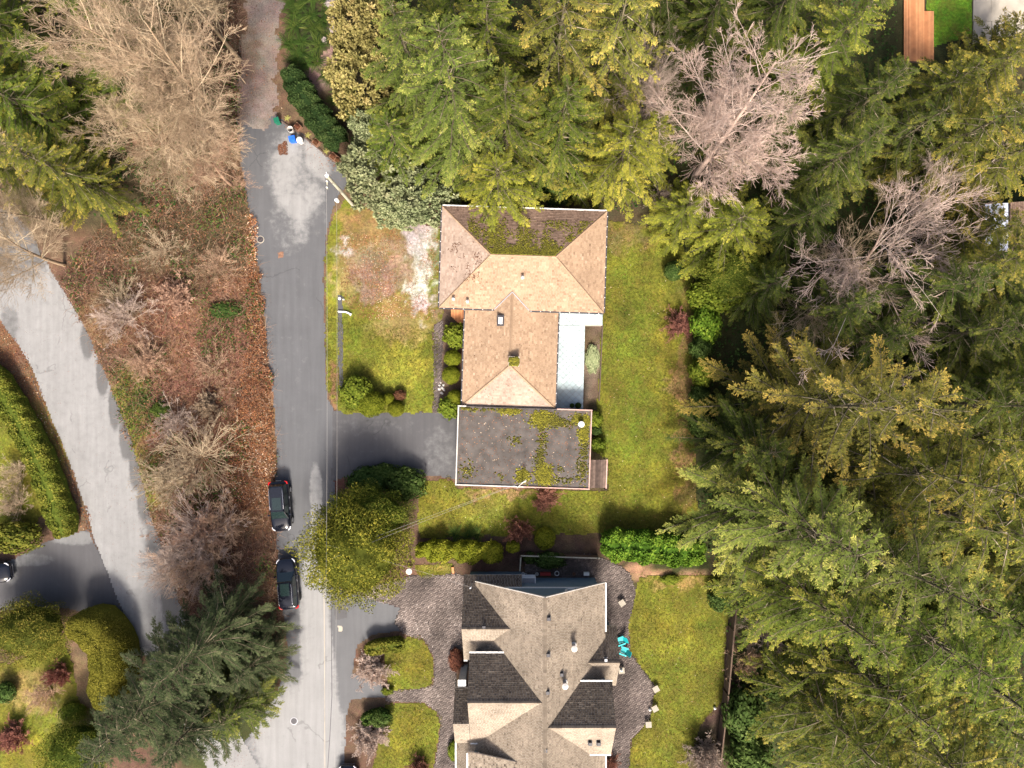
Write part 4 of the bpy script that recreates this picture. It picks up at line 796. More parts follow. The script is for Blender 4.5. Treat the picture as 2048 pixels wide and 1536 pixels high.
def pine_tufts(seed, n=420, k=34, L=.13):
    """rounded pine built of hundreds of needle tufts on an uneven dome (unit radius)"""
    global seed_ph
    g = np.random.default_rng(seed); seed_ph = list(g.random(3)*6); d_, r = ellip_pts(g, n, .13, 2.2, .30, -.35); c = d_*r[:, None]; c[:, 2] += 1; n = len(c)
    ci = np.repeat(np.arange(n), k); m = len(ci); up = unit(d_*.8+np.array([0, 0, .7])); dd = unit(up[ci]*.7+g.normal(0, .8, (m, 3))); S = unit(np.cross(dd, g.normal(0, 1, (m, 3)))); sz = g.uniform(.6, 1.2, m)*(.7+.6*g.random(n))[ci]
    v, f = leaves(c[ci]+dd*.015, dd, S, L*sz*.85, .052*sz); t = np.clip(.5+g.normal(0, .13, n)[ci]+g.normal(0, .12, m), 0, 1)
    return mesh_np('foliage', v, f, tint=np.repeat(t, 4))
def fern_mesh(seed, nf=13, L=1.0):
    g = np.random.default_rng(seed); P_, D_, S_, l_, w_ = [], [], [], [], []
    for i in range(nf):
        a = i*2.39996+g.normal(0, .2); e = R(g.uniform(25, 60)); ln = L*g.uniform(.75, 1.15); K = 12; d_ = np.array([math.cos(a), math.sin(a), 0]); sd = np.array([-math.sin(a), math.cos(a), 0])
        for k in range(K):
            s = (k+.5)/K; p = d_*ln*s*math.cos(e*(1-.5*s))+np.array([0, 0, ln*s*math.sin(e)*(1.1-.75*s)+.03])
            for sg in (-1, 1):
                P_.append(p); D_.append(sd*sg*.85+d_*.5+np.array([0, 0, -.15])); S_.append(d_); l_.append(ln*.24*(1.05-s)**.6); w_.append(ln*.065)
    D_ = unit(np.array(D_)); v, f = leaves(np.array(P_), D_, np.array(S_), np.array(l_), np.array(w_)); t = np.clip(g.normal(.5, .2, nf).repeat(24), 0, 1); return mesh_np('fronds', v, f, tint=np.repeat(t, 4))
def hedge_mesh(seed, path, width, height, n, lL=.2, lW=.12, box=.4, lump=.08):
    g = np.random.default_rng(seed); P = np.array([tuple(p)[:2] for p in path], float); seg = np.linalg.norm(np.diff(P, axis=0), axis=1); cum = np.concatenate([[0], np.cumsum(seg)]); tot = cum[-1]
    def at(u):
        u = np.clip(u, 0, tot-1e-6); k = np.searchsorted(cum, u, 'right')-1; f_ = (u-cum[k])/seg[k]; p = P[k]+(P[k+1]-P[k])*f_[:, None]; um = np.clip(u+.5, 0, tot-1e-6); k2 = np.searchsorted(cum, um, 'right')-1; p2 = P[k2]+(P[k2+1]-P[k2])*((um-cum[k2])/seg[k2])[:, None]
        um = np.clip(u-.5, 0, tot-1e-6); k3 = np.searchsorted(cum, um, 'right')-1; p3 = P[k3]+(P[k3+1]-P[k3])*((um-cum[k3])/seg[k3])[:, None]; tv = unit(p2-p3); return p, np.stack([-tv[:, 1], tv[:, 0]], 1)
    def surf(u, ph, k=1.0):
        p, nn = at(u); c, s = np.cos(ph), np.sin(ph); x = np.sign(c)*np.abs(c)**box*width/2; z = np.abs(s)**box*height; endk = np.clip(np.minimum(u, tot-u)/(width*.45), 0, 1)**.5; endk = .35+.65*endk
        wob = 1+lump*(np.sin(u*2.3+seed)+np.sin(u*4.7+ph*3))*.6; x = x*endk*wob*k; z = z*(.82+.18*endk)*wob*k
        return np.concatenate([p+nn*x[:, None], z[:, None]], 1), np.concatenate([nn*(c*np.abs(c))[:, None], (s*np.abs(s))[:, None]], 1)
    u = g.random(n)*tot; ph = np.arccos(1-2*g.random(n)); ph = np.where(g.random(n) < .6, math.pi/2+(ph-math.pi/2)*1.0, ph); p, nr = surf(u, ph); nr = unit(nr+g.normal(0, .45, (n, 3))); p = p-nr*(g.random(n)*.14)[:, None]
    D = unit(np.cross(nr, g.normal(0, 1, (n, 3)))); S = np.cross(D, nr); sz = g.uniform(.6, 1.3, n); v, f = leaves(p-D*(lL*sz*.5)[:, None], D, S, lL*sz, lW*sz); t = np.clip(g.normal(.5, .18, n)+.12*np.sin(u*1.7+seed), 0, 1)
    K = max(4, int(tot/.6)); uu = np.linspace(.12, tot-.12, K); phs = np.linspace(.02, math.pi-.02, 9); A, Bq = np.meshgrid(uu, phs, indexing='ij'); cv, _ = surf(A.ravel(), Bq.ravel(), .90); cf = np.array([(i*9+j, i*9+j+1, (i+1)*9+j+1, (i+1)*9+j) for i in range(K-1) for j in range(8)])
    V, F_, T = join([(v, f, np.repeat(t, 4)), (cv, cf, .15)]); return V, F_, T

# ------------------------------------------------------------------ mesh library
FIR = [conifer(sd_, 24, 5.9, 18, 7, e0=6, e1=34, droop=.34, upt=.14, twl=.15, tmax=.75, tang=36, dens=10.5, step=.082, lL=.20, lW=.062, rn=.2, tdroop=.16, hang=.15, gold=.75) for sd_ in (1, 2, 3)]
CED = [conifer(sd_, 24, 6.2, 15, 6, e0=12, e1=28, droop=.50, upt=.18, tang=44, twl=.14, tmax=.75, tdroop=.25, hang=.45, gold=.85, dens=11.5, step=.082, lL=.20, lW=.062, rn=.22) for sd_ in (11, 12)]
HEM = [conifer(sd_, 15, 4.7, 13, 7, t0=.05, e0=4, e1=32, droop=.32, upt=.05, tang=36, tdroop=.16, gold=.65, shape=.66, twl=.16, dens=11, step=.082, lL=.19, lW=.062, rn=.2, hang=.15) for sd_ in (21, 22)]
GFIR = conifer(31, 28, 7.4, 18, 6, t0=.06, e0=8, e1=30, droop=.12, upt=.10, tang=38, twl=.17, gold=.8, shape=.68, tmax=1.0, dens=9.5, step=.085, lL=.21, lW=.065, rn=.2)
BARE = [bare_tree(41, 20, 6, n1=22, a1=42, up1=.24, dens=1.0, rmin=.0085), bare_tree(42, 20, 6, n1=21, a1=46, up1=.18, dens=1.0, rmin=.0085), bare_tree(43, 16, 7, n1=13, dens=1.1, a1=56, up1=.25, ns=(8, 7, 4, 3, 2), wob=.24, rmin=.010)]
BARED = bare_tree(44, 22, 6.5, n1=46, dens=1.15, a1=54, up1=.32, rmin=.009, k2=.74)
BB = [bare_bush(s, 3, 3, 36, .8, rmin=.009) for s in (51, 52, 53)]
FAN = bare_bush(56, 4.2, 6.0, 64, .62, rmin=.011)
BBR = [bare_bush(s, 1.2, 1.2, 58, 1.0, rmin=.009) for s in (54,)]*2
BUSH = [bush(s, 2400, .17, .11) for s in (61, 62)]
ROUND = [bush(s, 3600, .10, .07, lump=.035, shell=.14, core=.82) for s in (63, 64)]
BIGL = [bush(s, 2200, .24, .13, lump=.16, lf=3, shell=.4) for s in (65,)]
CYP = [bush(s, 32000, .047, .018, lump=.17, lf=3.4, shell=.40, spray=True, flat=.7, core=.76) for s in (66, 67)]
PINE = [pine_tufts(s) for s in (71, 72)]
FERN = [fern_mesh(s) for s in (81, 82)]

def put(root, me, m, s=(1, 1, 1), name=None):
    o = link(name or me.name.split('.')[0], me, m, root); o.scale = s; return o
rp_ = random.Random(99)
def tree(pair, base, H_, R_, m, label, name='conifer_tree', nom=(24, 5.4), group=None, rz=None):
    if base[0] > 1420 and base[1] > 820: R_ *= 1.15
    rt = tag(empty(name, W(*base), rp_.uniform(0, 6.28) if rz is None else rz), label, 'tree', group); s = (R_/nom[1], R_/nom[1], H_/nom[0])
    put(rt, pair[0], M['branchwood'], s, 'trunk'); put(rt, pair[1], M[m], s, 'crown'); return rt
def bare(me, base, H_, R_, m, label, nom=(20, 6), name='bare_tree', group=None, tilt=(0, 0)):
    rt = tag(empty(name, W(*base), rp_.uniform(0, 6.28)), label, 'tree' if 'tree' in name else 'shrub', group); put(rt, me, M[m], (R_/nom[1], R_/nom[1], H_/nom[0]), 'branches'); rt.rotation_euler[0] = tilt[0]; rt.rotation_euler[1] = tilt[1]; return rt
def shrub(me, c, rx, ry, h, m, label, name='shrub', cat='shrub', group=None, stem=True):
    """c: where its middle is seen in the photograph; it stands on the ground below that"""
    p = W(c[0], c[1], h*.55); rt = tag(empty(name, (p.x, p.y, 0), 0), label, cat, group); o = put(rt, me, M[m], (rx, ry, h/2), 'foliage'); o.rotation_euler[2] = 0
    if stem:
        mb = MB()
        for i in range(4): a = i*1.6+rp_.random(); mb.tube([(0, 0, 0), (math.cos(a)*rx*.25, math.sin(a)*ry*.25, h*.55)], [.05, .025], 5)
        mb.build('stem', M['bark'], rt, world=False)
    return rt
#==PART5==
# ------------------------------------------------------------------ trees
N24 = (24, 5.2); N15 = (15, 4.4)
# top centre
tree(FIR[0], (930, 310), 24, 6.2, 'fir_blue', 'tall blue-green fir leaning over the top edge, left of the golden cedars')
tree(FIR[1], (1015, 335), 19, 5.4, 'fir', 'mid-green fir behind the tan house, between the tallest fir and the golden cedars')
tree(FIR[2], (855, 235), 20, 5.0, 'fir_blue', 'blue-green fir at the top edge beside the pale tufted pine')
tree(FIR[1], (1110, 325), 17, 4.8, 'fir', 'green fir directly north of the tan roof ridge')
tree(FIR[0], (815, 330), 11, 4.2, 'fir', 'short fir wedged between the two tufted pines')
tree(CED[0], (1100, 225), 24, 6.0, 'gold', 'golden drooping cedar at the top edge above the tan house', 'cedar_tree')
tree(CED[1], (1190, 205), 22, 5.4, 'gold', 'golden drooping cedar at the top edge, beside the purple-grey bare tree', 'cedar_tree')
tree(HEM[0], (1000, 418), 13, 4.2, 'yellow', 'yellow-green hemlock overhanging the mossy north roof slope', 'hemlock_tree', N15)
tree(HEM[1], (1215, 372), 16, 4.3, 'yellow', 'yellow-green hemlock by the north-east corner of the tan roof', 'hemlock_tree', N15)
tree(HEM[0], (1270, 330), 11, 3.4, 'yellow', 'smaller yellow hemlock between the tan roof and the pinkish bare tree', 'hemlock_tree', N15)
tree(FIR[2], (1290, 60), 22, 5.5, 'fir_dark', 'dark fir at the top edge behind the purple-grey bare tree')
tree(FIR[0], (1390, 50), 20, 5.2, 'fir', 'green fir at the top edge above the pinkish bare tree')
tree(FIR[1], (1490, 110), 20, 5.0, 'fir_dark', 'dark fir at the top edge right of the pinkish bare tree')
tree(FIR[2], (1570, 190), 18, 4.6, 'fir', 'green fir between the pinkish bare tree and the orange terrace')
tree(FIR[0], (1640, 275), 15, 4.2, 'fir_dark', 'dark fir below the orange terrace')
tree(FIR[1], (1600, 370), 15, 4.2, 'fir_dark', 'dark fir right of the pinkish bare tree trunk')
tree(FIR[2], (1545, 470), 12, 3.8, 'fir_dark', 'dark low fir between the two large bare trees')
# top right
tree(CED[1], (1790, 245), 12, 4.8, 'olive', 'olive cedar spreading under the bright corner lawn', 'cedar_tree')
tree(CED[0], (1800, 345), 17, 5.4, 'olive', 'olive cedar at the right edge above the gnarled bare tree', 'cedar_tree')
tree(CED[1], (1905, 190), 10, 4.2, 'olive', 'olive cedar at the right edge beside the concrete terrace', 'cedar_tree')
tree(CED[0], (1730, 320), 13, 4.4, 'fir_dark', 'dark cedar left of the olive cedars in the top right', 'cedar_tree')
tree(HEM[1], (1880, 375), 13, 4.6, 'olive', 'olive hemlock above the pale glazed lean-to', 'hemlock_tree', N15)
tree(FIR[0], (1850, 560), 15, 4.8, 'olive', 'olive fir below the pale glazed lean-to at the right edge')
tree(FIR[2], (1740, 610), 17, 4.8, 'fir_dark', 'dark fir behind the gnarled bare tree')
tree(FIR[1], (1790, 680), 18, 4.8, 'fir_dark', 'dark fir at the right edge above the bronze fir')
tree(CED[1], (1880, 690), 13, 4.6, 'fir_dark', 'dark cedar at the far right edge above the bronze fir', 'cedar_tree')
tree(FIR[0], (1590, 640), 14, 4.2, 'fir_dark', 'dark fir below the gnarled bare tree, beside the lawn shrubs')
tree(FIR[2], (1490, 590), 9, 3.4, 'fir_dark', 'short dark fir beside the east lawn, above the laurel')
tree(FIR[1], (1660, 690), 13, 4.2, 'fir_dark', 'dark fir just above the bronze fir tip')
# right middle and bottom
tree(GFIR, (1525, 798), 28, 6.8, 'brownfir', 'bronze-gold fir lying across the right side with pale bare limbs', nom=(28, 6.3), rz=.6)
tree(FIR[1], (1450, 880), 13, 4.2, 'fir_dark', 'dark fir at the lawn edge below the bronze fir')
tree(FIR[0], (1475, 990), 24, 6.2, 'fir_blue', 'grey-green fir reaching over the south-east corner of the lawn')
tree(FIR[2], (1590, 1035), 27, 6.3, 'fir_blue', 'grey-green fir at the right, behind the laurel hedge')
tree(FIR[1], (1530, 1130), 22, 5.6, 'fir', 'green fir right of the lower lawn and its round shrub')
tree(CED[0], (1650, 905), 26, 5.8, 'olive', 'olive cedar at the right edge just below the bronze fir', 'cedar_tree')
tree(CED[1], (1730, 980), 25, 5.8, 'olive', 'olive cedar at the right edge, second below the bronze fir', 'cedar_tree')
tree(FIR[0], (1650, 1150), 24, 5.8, 'fir', 'green fir at the right edge level with the grey house')
tree(CED[1], (1600, 1240), 22, 5.2, 'fir', 'green drooping cedar right of the brown bare shrubs', 'cedar_tree')
tree(CED[0], (1570, 1340), 22, 5.0, 'fir', 'drooping cedar in the lower right beside the dark laurel', 'cedar_tree')
tree(CED[1], (1680, 1340), 24, 5.4, 'olive', 'olive drooping cedar at the lower right edge', 'cedar_tree')
tree(CED[0], (1640, 1430), 20, 5.0, 'fir', 'drooping cedar at the bottom edge in the lower right', 'cedar_tree')
tree(CED[1], (1780, 1250), 22, 5.2, 'fir', 'drooping cedar at the far right edge, below the green fir', 'cedar_tree')
tree(FIR[2], (1790, 800), 20, 5.0, 'fir_dark', 'dark fir at the right edge behind the bronze fir tip')
tree(CED[0], (1790, 1430), 18, 5.0, 'olive', 'olive cedar in the bottom right corner', 'cedar_tree')
# left
tree(FIR[0], (215, 385), 14, 4.2, 'olive', 'olive-green fir hanging toward the shrub bank left of the road')
tree(FIR[1], (150, 270), 15, 4.6, 'fir', 'green fir at the left edge beside the tan bare trees')
tree(FIR[2], (100, 360), 13, 4.2, 'olive', 'olive-green fir at the left edge above the pale road')
tree(FIR[0], (110, 130), 18, 4.6, 'fir', 'green fir in the top left corner')
tree(HEM[0], (190, 195), 11, 4.0, 'fir', 'low green hemlock under the tan bare trees', 'hemlock_tree', N15)
tree(HEM[1], (60, 250), 14, 4.2, 'yellow', 'yellow hemlock at the left edge', 'hemlock_tree', N15)
tree(FIR[1], (485, 1225), 17, 4.6, 'fir_shaded', 'dark green fir between the two roads at the bottom')
tree(FIR[2], (420, 1300), 18, 5.2, 'fir_shaded', 'dark green fir leaning to the bottom left corner')
tree(FIR[0], (440, 1390), 11, 4.8, 'fir_shaded', 'deep green fir at the bottom edge left of the junction')
tree(FIR[1], (530, 1300), 7, 3.4, 'fir_shaded', 'small dark fir beside the kerb of the main road')
tree(HEM[0], (330, 1390), 12, 4.2, 'fir_shaded', 'dark hemlock behind the tall rounded hedge', 'hemlock_tree', N15)
tree(HEM[1], (500, 1380), 7, 3.6, 'fir_dark', 'low green hemlock at the road junction corner', 'hemlock_tree', N15)
tree(FIR[2], (985, 190), 18, 4.8, 'fir', 'green fir at the top edge between the blue-green fir and the golden cedars')
tree(FIR[0], (1930, 770), 15, 4.6, 'olive', 'olive fir cut by the right edge beside the bronze fir tip')
tree(CED[0], (1900, 1060), 17, 5.0, 'olive', 'olive cedar cut by the right edge, middle height', 'cedar_tree')
tree(FIR[1], (1890, 1180), 16, 4.8, 'fir', 'green fir cut by the right edge, lower down')
tree(CED[1], (1880, 1360), 14, 4.8, 'fir', 'drooping cedar cut by the right edge near the bottom', 'cedar_tree')
tree(FIR[0], (1960, 640), 10, 4.4, 'fir_dark', 'dark fir cut by the right edge below the glazed lean-to')
tree(FIR[2], (260, 60), 16, 4.6, 'fir', 'green fir behind the tan bare trees at the top edge')
tree(HEM[1], (300, 190), 9, 3.8, 'fir_dark', 'dark hemlock under the tan bare tree crowns', 'hemlock_tree', N15)
tree(HEM[0], (350, 90), 9, 3.8, 'fir_dark', 'dark hemlock at the top edge under bare trees', 'hemlock_tree', N15)
tree(HEM[1], (40, 60), 12, 4.2, 'yellow', 'yellow hemlock in the top left corner', 'hemlock_tree', N15)
tree(FIR[1], (925, 130), 13, 4.6, 'fir', 'green fir at the very top edge left of the golden cedars')
tree(FIR[2], (1885, 765), 16, 5.0, 'fir', 'green fir at the right edge level with the bronze fir')
tree(FIR[0], (1840, 860), 18, 5.2, 'olive', 'olive fir right of the bronze fir tip')
tree(CED[1], (1940, 900), 13, 5.0, 'olive', 'olive cedar cut by the right edge below the bronze fir tip', 'cedar_tree')
tree(FIR[1], (1960, 1000), 12, 4.6, 'fir', 'small green fir cut by the right edge, middle height')
tree(FIR[0], (1370, 130), 14, 4.4, 'fir_dark', 'dark fir between the purple-grey and the pinkish bare trees')
tree(HEM[0], (1480, 300), 11, 4.4, 'fir_dark', 'dark hemlock right behind the pinkish bare tree', 'hemlock_tree', N15)
tree(CED[1], (1955, 125), 8, 3.6, 'olive', 'small olive cedar over the concrete terrace corner', 'cedar_tree')
tree(CED[0], (1900, 490), 10, 3.8, 'olive', 'olive cedar half hiding the pale glazed lean-to', 'cedar_tree')
# bare trees
bare(BARED, (1388, 352), 21, 8.4, 'twig_pink', 'large pinkish bare tree with dense pale twigs right of the tan roof', (22, 6.5))
bare(BARE[0], (1265, 230), 11, 4.6, 'twig_grey', 'purple-grey bare tree left of the pinkish one')
bare(BARE[2], (1680, 550), 15, 8.4, 'twig_pink', 'gnarled bare tree with pale crooked limbs among dark firs', (16, 7))
bare(BARE[2], (1610, 610), 11, 6.2, 'twig_tan', 'bare tree with drooping pink twigs below the gnarled one', (16, 7))
bare(BARE[1], (1780, 420), 10, 3.2, 'twig_grey', 'thin grey bare tree among the olive cedars')
bare(BARE[0], (462, 262), 20, 6.6, 'twig_tan', 'tall tan bare tree leaning over the gravel lane')
bare(BARE[1], (415, 215), 20, 6.2, 'twig_tan', 'tan bare tree with a thick mossy trunk at the top left')
bare(BARE[0], (390, 335), 13, 5.8, 'twig_tan', 'tan bare tree in front of the green firs on the left')
bare(BARE[1], (330, 215), 15, 6.0, 'twig_tan', 'tan bare tree at the left of its clump, over the green firs')
bare(BARE[0], (450, 300), 12, 5.4, 'twig_tan', 'tan bare tree low in the clump beside the road top')
bare(BARE[0], (430, 110), 17, 6.4, 'twig_tan', 'tan bare tree with its crown past the top edge')
bare(BARE[1], (480, 120), 18, 6.2, 'twig_tan', 'tan bare tree at the top edge beside the gravel lane')
bare(BARE[1], (465, 372), 9, 4.6, 'twig_brown', 'brownish bare tree above the shrub bank')
bare(BARE[0], (130, 530), 13, 5.4, 'twig_tan', 'orange-tan bare tree reaching over the pale left road')
bare(BARE[1], (120, 450), 11, 4.6, 'twig_tan', 'tan bare tree at the left edge below the firs')

# tufted pines
for c, rx, ry, h, m, lab in (((735, 55), 3.2, 3.0, 7.5, 'pineyel', 'yellowish tufted pine at the top edge beside the fern bed'), ((728, 165), 3.1, 3.2, 6.5, 'pineyel', 'yellowish tufted pine above the garden path end'), ((752, 262), 2.2, 2.0, 5, 'pine', 'small pale tufted pine below the yellowish pines'),
                             ((765, 350), 3.6, 3.1, 5.5, 'pine', 'pale blue-green tufted pine beside the utility pole'), ((845, 402), 2.9, 2.3, 5, 'pine', 'pale blue-green tufted pine touching the tan roof corner'), ((790, 415), 2.2, 1.9, 3.6, 'pine', 'lower pale tufted pine over the bare lawn')):
    shrub(PINE[rp_.randrange(2)], c, rx, ry, h, m, lab, 'pine_tree', 'tree')
# big cypresses
shrub(CYP[0], (710, 1100), 4.7, 4.8, 8.4, 'cypress', 'big rounded yellow-green cypress over the road verge', 'cypress_tree', 'tree')
shrub(CYP[1], (738, 1030), 3.9, 2.6, 6, 'fir', 'olive cypress behind the big rounded one', 'cypress_tree', 'tree')
tree(HEM[1], (1425, 478), 9.5, 4.6, 'yellow', 'broad yellow-green cypress below the pinkish bare tree', 'cypress_tree', N15)
tree(HEM[0], (1350, 440), 6.5, 3.2, 'yellow', 'smaller yellow cypress at the north-east lawn corner', 'cypress_tree', N15)
shrub(CYP[0], (1470, 545), 3.2, 2.6, 6, 'fir', 'green cypress above the laurel clump east of the lawn', 'cypress_tree', 'tree')
shrub(CYP[1], (55, 1262), 3.8, 2.8, 5, 'olive', 'olive cypress left of the tall clipped hedge', 'cypress_tree', 'tree')
shrub(CYP[0], (150, 1500), 3.0, 2.6, 5, 'fir', 'green cypress at the bottom left edge', 'cypress_tree', 'tree')

# ------------------------------------------------------------------ shrubs
SH = [
 (BIGL[0], (911, 672), 1.15, 1.15, 1.9, 'bush', 'yellow-green rhododendron below the orange deck', 'rhododendron'),
 (ROUND[0], (905, 716), .85, .80, 1.4, 'bushyel', 'round clipped shrub, upper of the two by the tan west wall', 'round_shrub'),
 (ROUND[1], (902, 750), .88, .88, 1.5, 'bushyel', 'round clipped shrub, lower of the two by the tan west wall', 'round_shrub'),
 (ROUND[0], (910, 795), .8, .76, 1.4, 'bushyel', 'round clipped shrub above the rhododendron at the garage corner', 'round_shrub'),
 (BIGL[0], (898, 816), 1.0, 1.0, 1.5, 'bush', 'yellow-green rhododendron at the garage corner', 'rhododendron'),
 (BUSH[0], (712, 785), 1.65, 1.65, 1.8, 'bush', 'large leafy shrub where the drive meets the road', 'shrub'),
 (ROUND[1], (742, 808), 1.35, 1.25, 1.9, 'bushyel', 'large clipped dome shrub beside the drive', 'round_shrub'),
 (ROUND[0], (777, 797), .55, .55, 1.0, 'bushyel', 'smallest clipped ball between two domes by the drive', 'round_shrub'),
 (ROUND[0], (792, 818), .8, .75, 1.2, 'bushyel', 'small clipped dome at the right end by the drive', 'round_shrub'),
 (BUSH[1], (800, 790), .6, .5, .8, 'redbush', 'small rust-brown shrub behind the clipped domes', 'shrub'),
 (BUSH[0], (735, 962), 2.0, 1.4, 1.7, 'bushdark', 'dark green shrub on the south side of the drive, left one', 'shrub'),
 (BUSH[1], (812, 968), 1.9, 1.6, 1.9, 'bushdark', 'dark bluish shrub on the south side of the drive, right one', 'shrub'),
 (BUSH[1], (770, 948), 1.5, 1.0, 1.5, 'bushdark', 'dark shrub between its two neighbours south of the drive', 'shrub'),
 (BUSH[0], (1190, 838), .8, .8, 1.4, 'bush', 'green shrub at the garage north-east corner', 'shrub'),
 (BUSH[1], (1193, 860), .55, .5, 1.0, 'bushdark', 'small grey-green shrub beside the garage east wall', 'shrub'),
 (BUSH[1], (1196, 890), .8, .7, 1.2, 'bush', 'green shrub just above the board lean-to', 'shrub'),
 (BUSH[0], (1185, 718), .7, 1.4, .5, 'pine', 'pale green spreading plant in the patio flower bed', 'shrub'),
 (ROUND[1], (1349, 541), 1.0, .95, 1.8, 'bushdark', 'lone dark round shrub standing on the east lawn', 'round_shrub'),
 (BUSH[0], (1412, 648), 1.5, 1.9, 2.6, 'laurel', 'green laurel dome beside the maroon shrub on the east lawn edge', 'laurel'),
 (BUSH[1], (1440, 590), 2.2, 1.6, 3.2, 'bush', 'leafy green shrub above the laurel dome', 'shrub'),
 (BUSH[0], (1404, 742), 1.2, 1.5, 2.6, 'bush', 'yellow-green shrub at the lawn edge below the laurel dome', 'shrub'),
 (BUSH[1], (1400, 795), 1.0, 1.3, 2.2, 'bushdark', 'bluish-green shrub at the lawn edge beside the bronze fir', 'shrub'),
 (ROUND[0], (1090, 1077), 1.02, 1.08, 1.4, 'bushyel', 'yellow-green clipped ball above the thin fence', 'round_shrub'),
 (BUSH[1], (1100, 1121), 1.5, .8, 1.5, 'bushdark', 'dark shrub below the thin fence', 'shrub'),
 (BUSH[0], (1060, 1116), .7, .6, .9, 'bushdark', 'low dark shrub left of the one below the fence', 'shrub'),
 (BUSH[1], (1441, 1196), 1.15, 1.3, 1.9, 'bushdark', 'dark round shrub at the corner of the lower lawn', 'shrub'),
 (BUSH[0], (1340, 1160), .9, .5, .5, 'bush', 'low yellow shrub below the laurel hedge', 'shrub'),
 (BUSH[0], (1402, 696), 1.1, 1.2, 2.4, 'bushdark', 'dark shrub between the laurel dome and the yellow-green lawn-edge shrub', 'shrub'),
 (BUSH[1], (1402, 845), 1.1, 1.5, 2.2, 'bushdark', 'dark shrub at the lawn edge below the bluish-green one', 'shrub'),
 (BUSH[1], (1405, 590), 1.4, 1.4, 2.4, 'bush', 'leafy shrub at the lawn edge between the round shrub and the laurel dome', 'shrub'),
 (BUSH[1], (912, 1320), .7, 1.1, .8, 'redbush', 'brown planting left of the grey house, upper clump', 'shrub'),
 (BUSH[0], (908, 1502), .6, 1.0, .8, 'bush', 'yellow planting left of the grey house, near the bottom edge', 'shrub'),
 (BUSH[0], (760, 1437), 1.2, .8, 1.4, 'bushdark', 'dark green shrub on the lower island lawn', 'shrub'),
 (BUSH[1], (775, 1382), .6, .4, .6, 'bush', 'low green shrub below the upper island lawn', 'shrub'),
 (BUSH[0], (1490, 1430), 2.0, 2.6, 3.0, 'bushdark', 'glossy dark laurel in the lower right beside the fence', 'laurel'),
 (BUSH[1], (1500, 1515), 2.2, 2.0, 3.2, 'bushdark', 'glossy dark laurel at the bottom edge beside the fence', 'laurel'),
 (BUSH[1], (1560, 1370), 1.8, 1.6, 2.4, 'bushdark', 'dark shrub behind the fence under the cedars', 'shrub'),
 (BUSH[0], (1120, 365), 1.9, 2.2, 2.0, 'bushdark', 'dark shrub in the gap north of the tan roof', 'shrub'),
 (BUSH[1], (30, 1075), 2.4, 1.5, 2.2, 'hedge', 'leafy green shrub above the left driveway', 'shrub'),
 (BUSH[1], (145, 1425), 1.2, .9, 1.2, 'bush', 'green shrub below the maroon one at the bottom left', 'shrub'),
 (BUSH[0], (10, 1385), 1.0, 1.0, 1.4, 'bushdark', 'dark shrub cut by the left edge near the bottom', 'shrub'),
 (BUSH[0], (320, 820), 1.0, .8, .9, 'fern', 'green fern-like clump low on the shrub bank', 'shrub'),
 (BUSH[1], (450, 620), 1.6, .8, .7, 'ivy', 'patch of green ivy in the middle of the shrub bank', 'shrub'),
]
for a in SH: shrub(*a)
# bare shrubs
rt = tag(empty('bare_shrub', W(405, 915), 1.0), 'fan-shaped bare shrub with long pale stems in the middle of the bank', 'shrub'); put(rt, FAN, M['twig_tan'], (1, 1, 1), 'branches')
rt = tag(empty('bare_shrub', W(415, 1070), 2.2), 'grey-brown bare thicket fanning over the pale road below the fan-shaped shrub', 'shrub'); put(rt, FAN, M['twig_grey'], (.95, .95, .9), 'branches')
for (x, y, k_, m_, lab) in ((245, 610, .62, 'twig_tan', 'wispy pale shrub reaching over the edge of the pale road'), (330, 500, .55, 'twig_tan', 'wispy pale shrub high on the bank below the olive-green fir'), (440, 530, .5, 'twig_brown', 'wispy brown shrub on the upper bank beside the main road'), (300, 720, .55, 'twig_brown', 'wispy brown shrub in the middle of the bank by the pale road'), (430, 740, .5, 'twig_brown', 'wispy brown shrub in the middle of the bank by the main road'), (350, 1150, .6, 'twig_grey', 'wispy grey shrub at the low end of the bank over the pale road')):
    rt = tag(empty('bare_shrub', W(x, y), rp_.uniform(0, 6)), lab, 'shrub'); put(rt, FAN, M[m_], (k_, k_, k_*.7), 'branches')
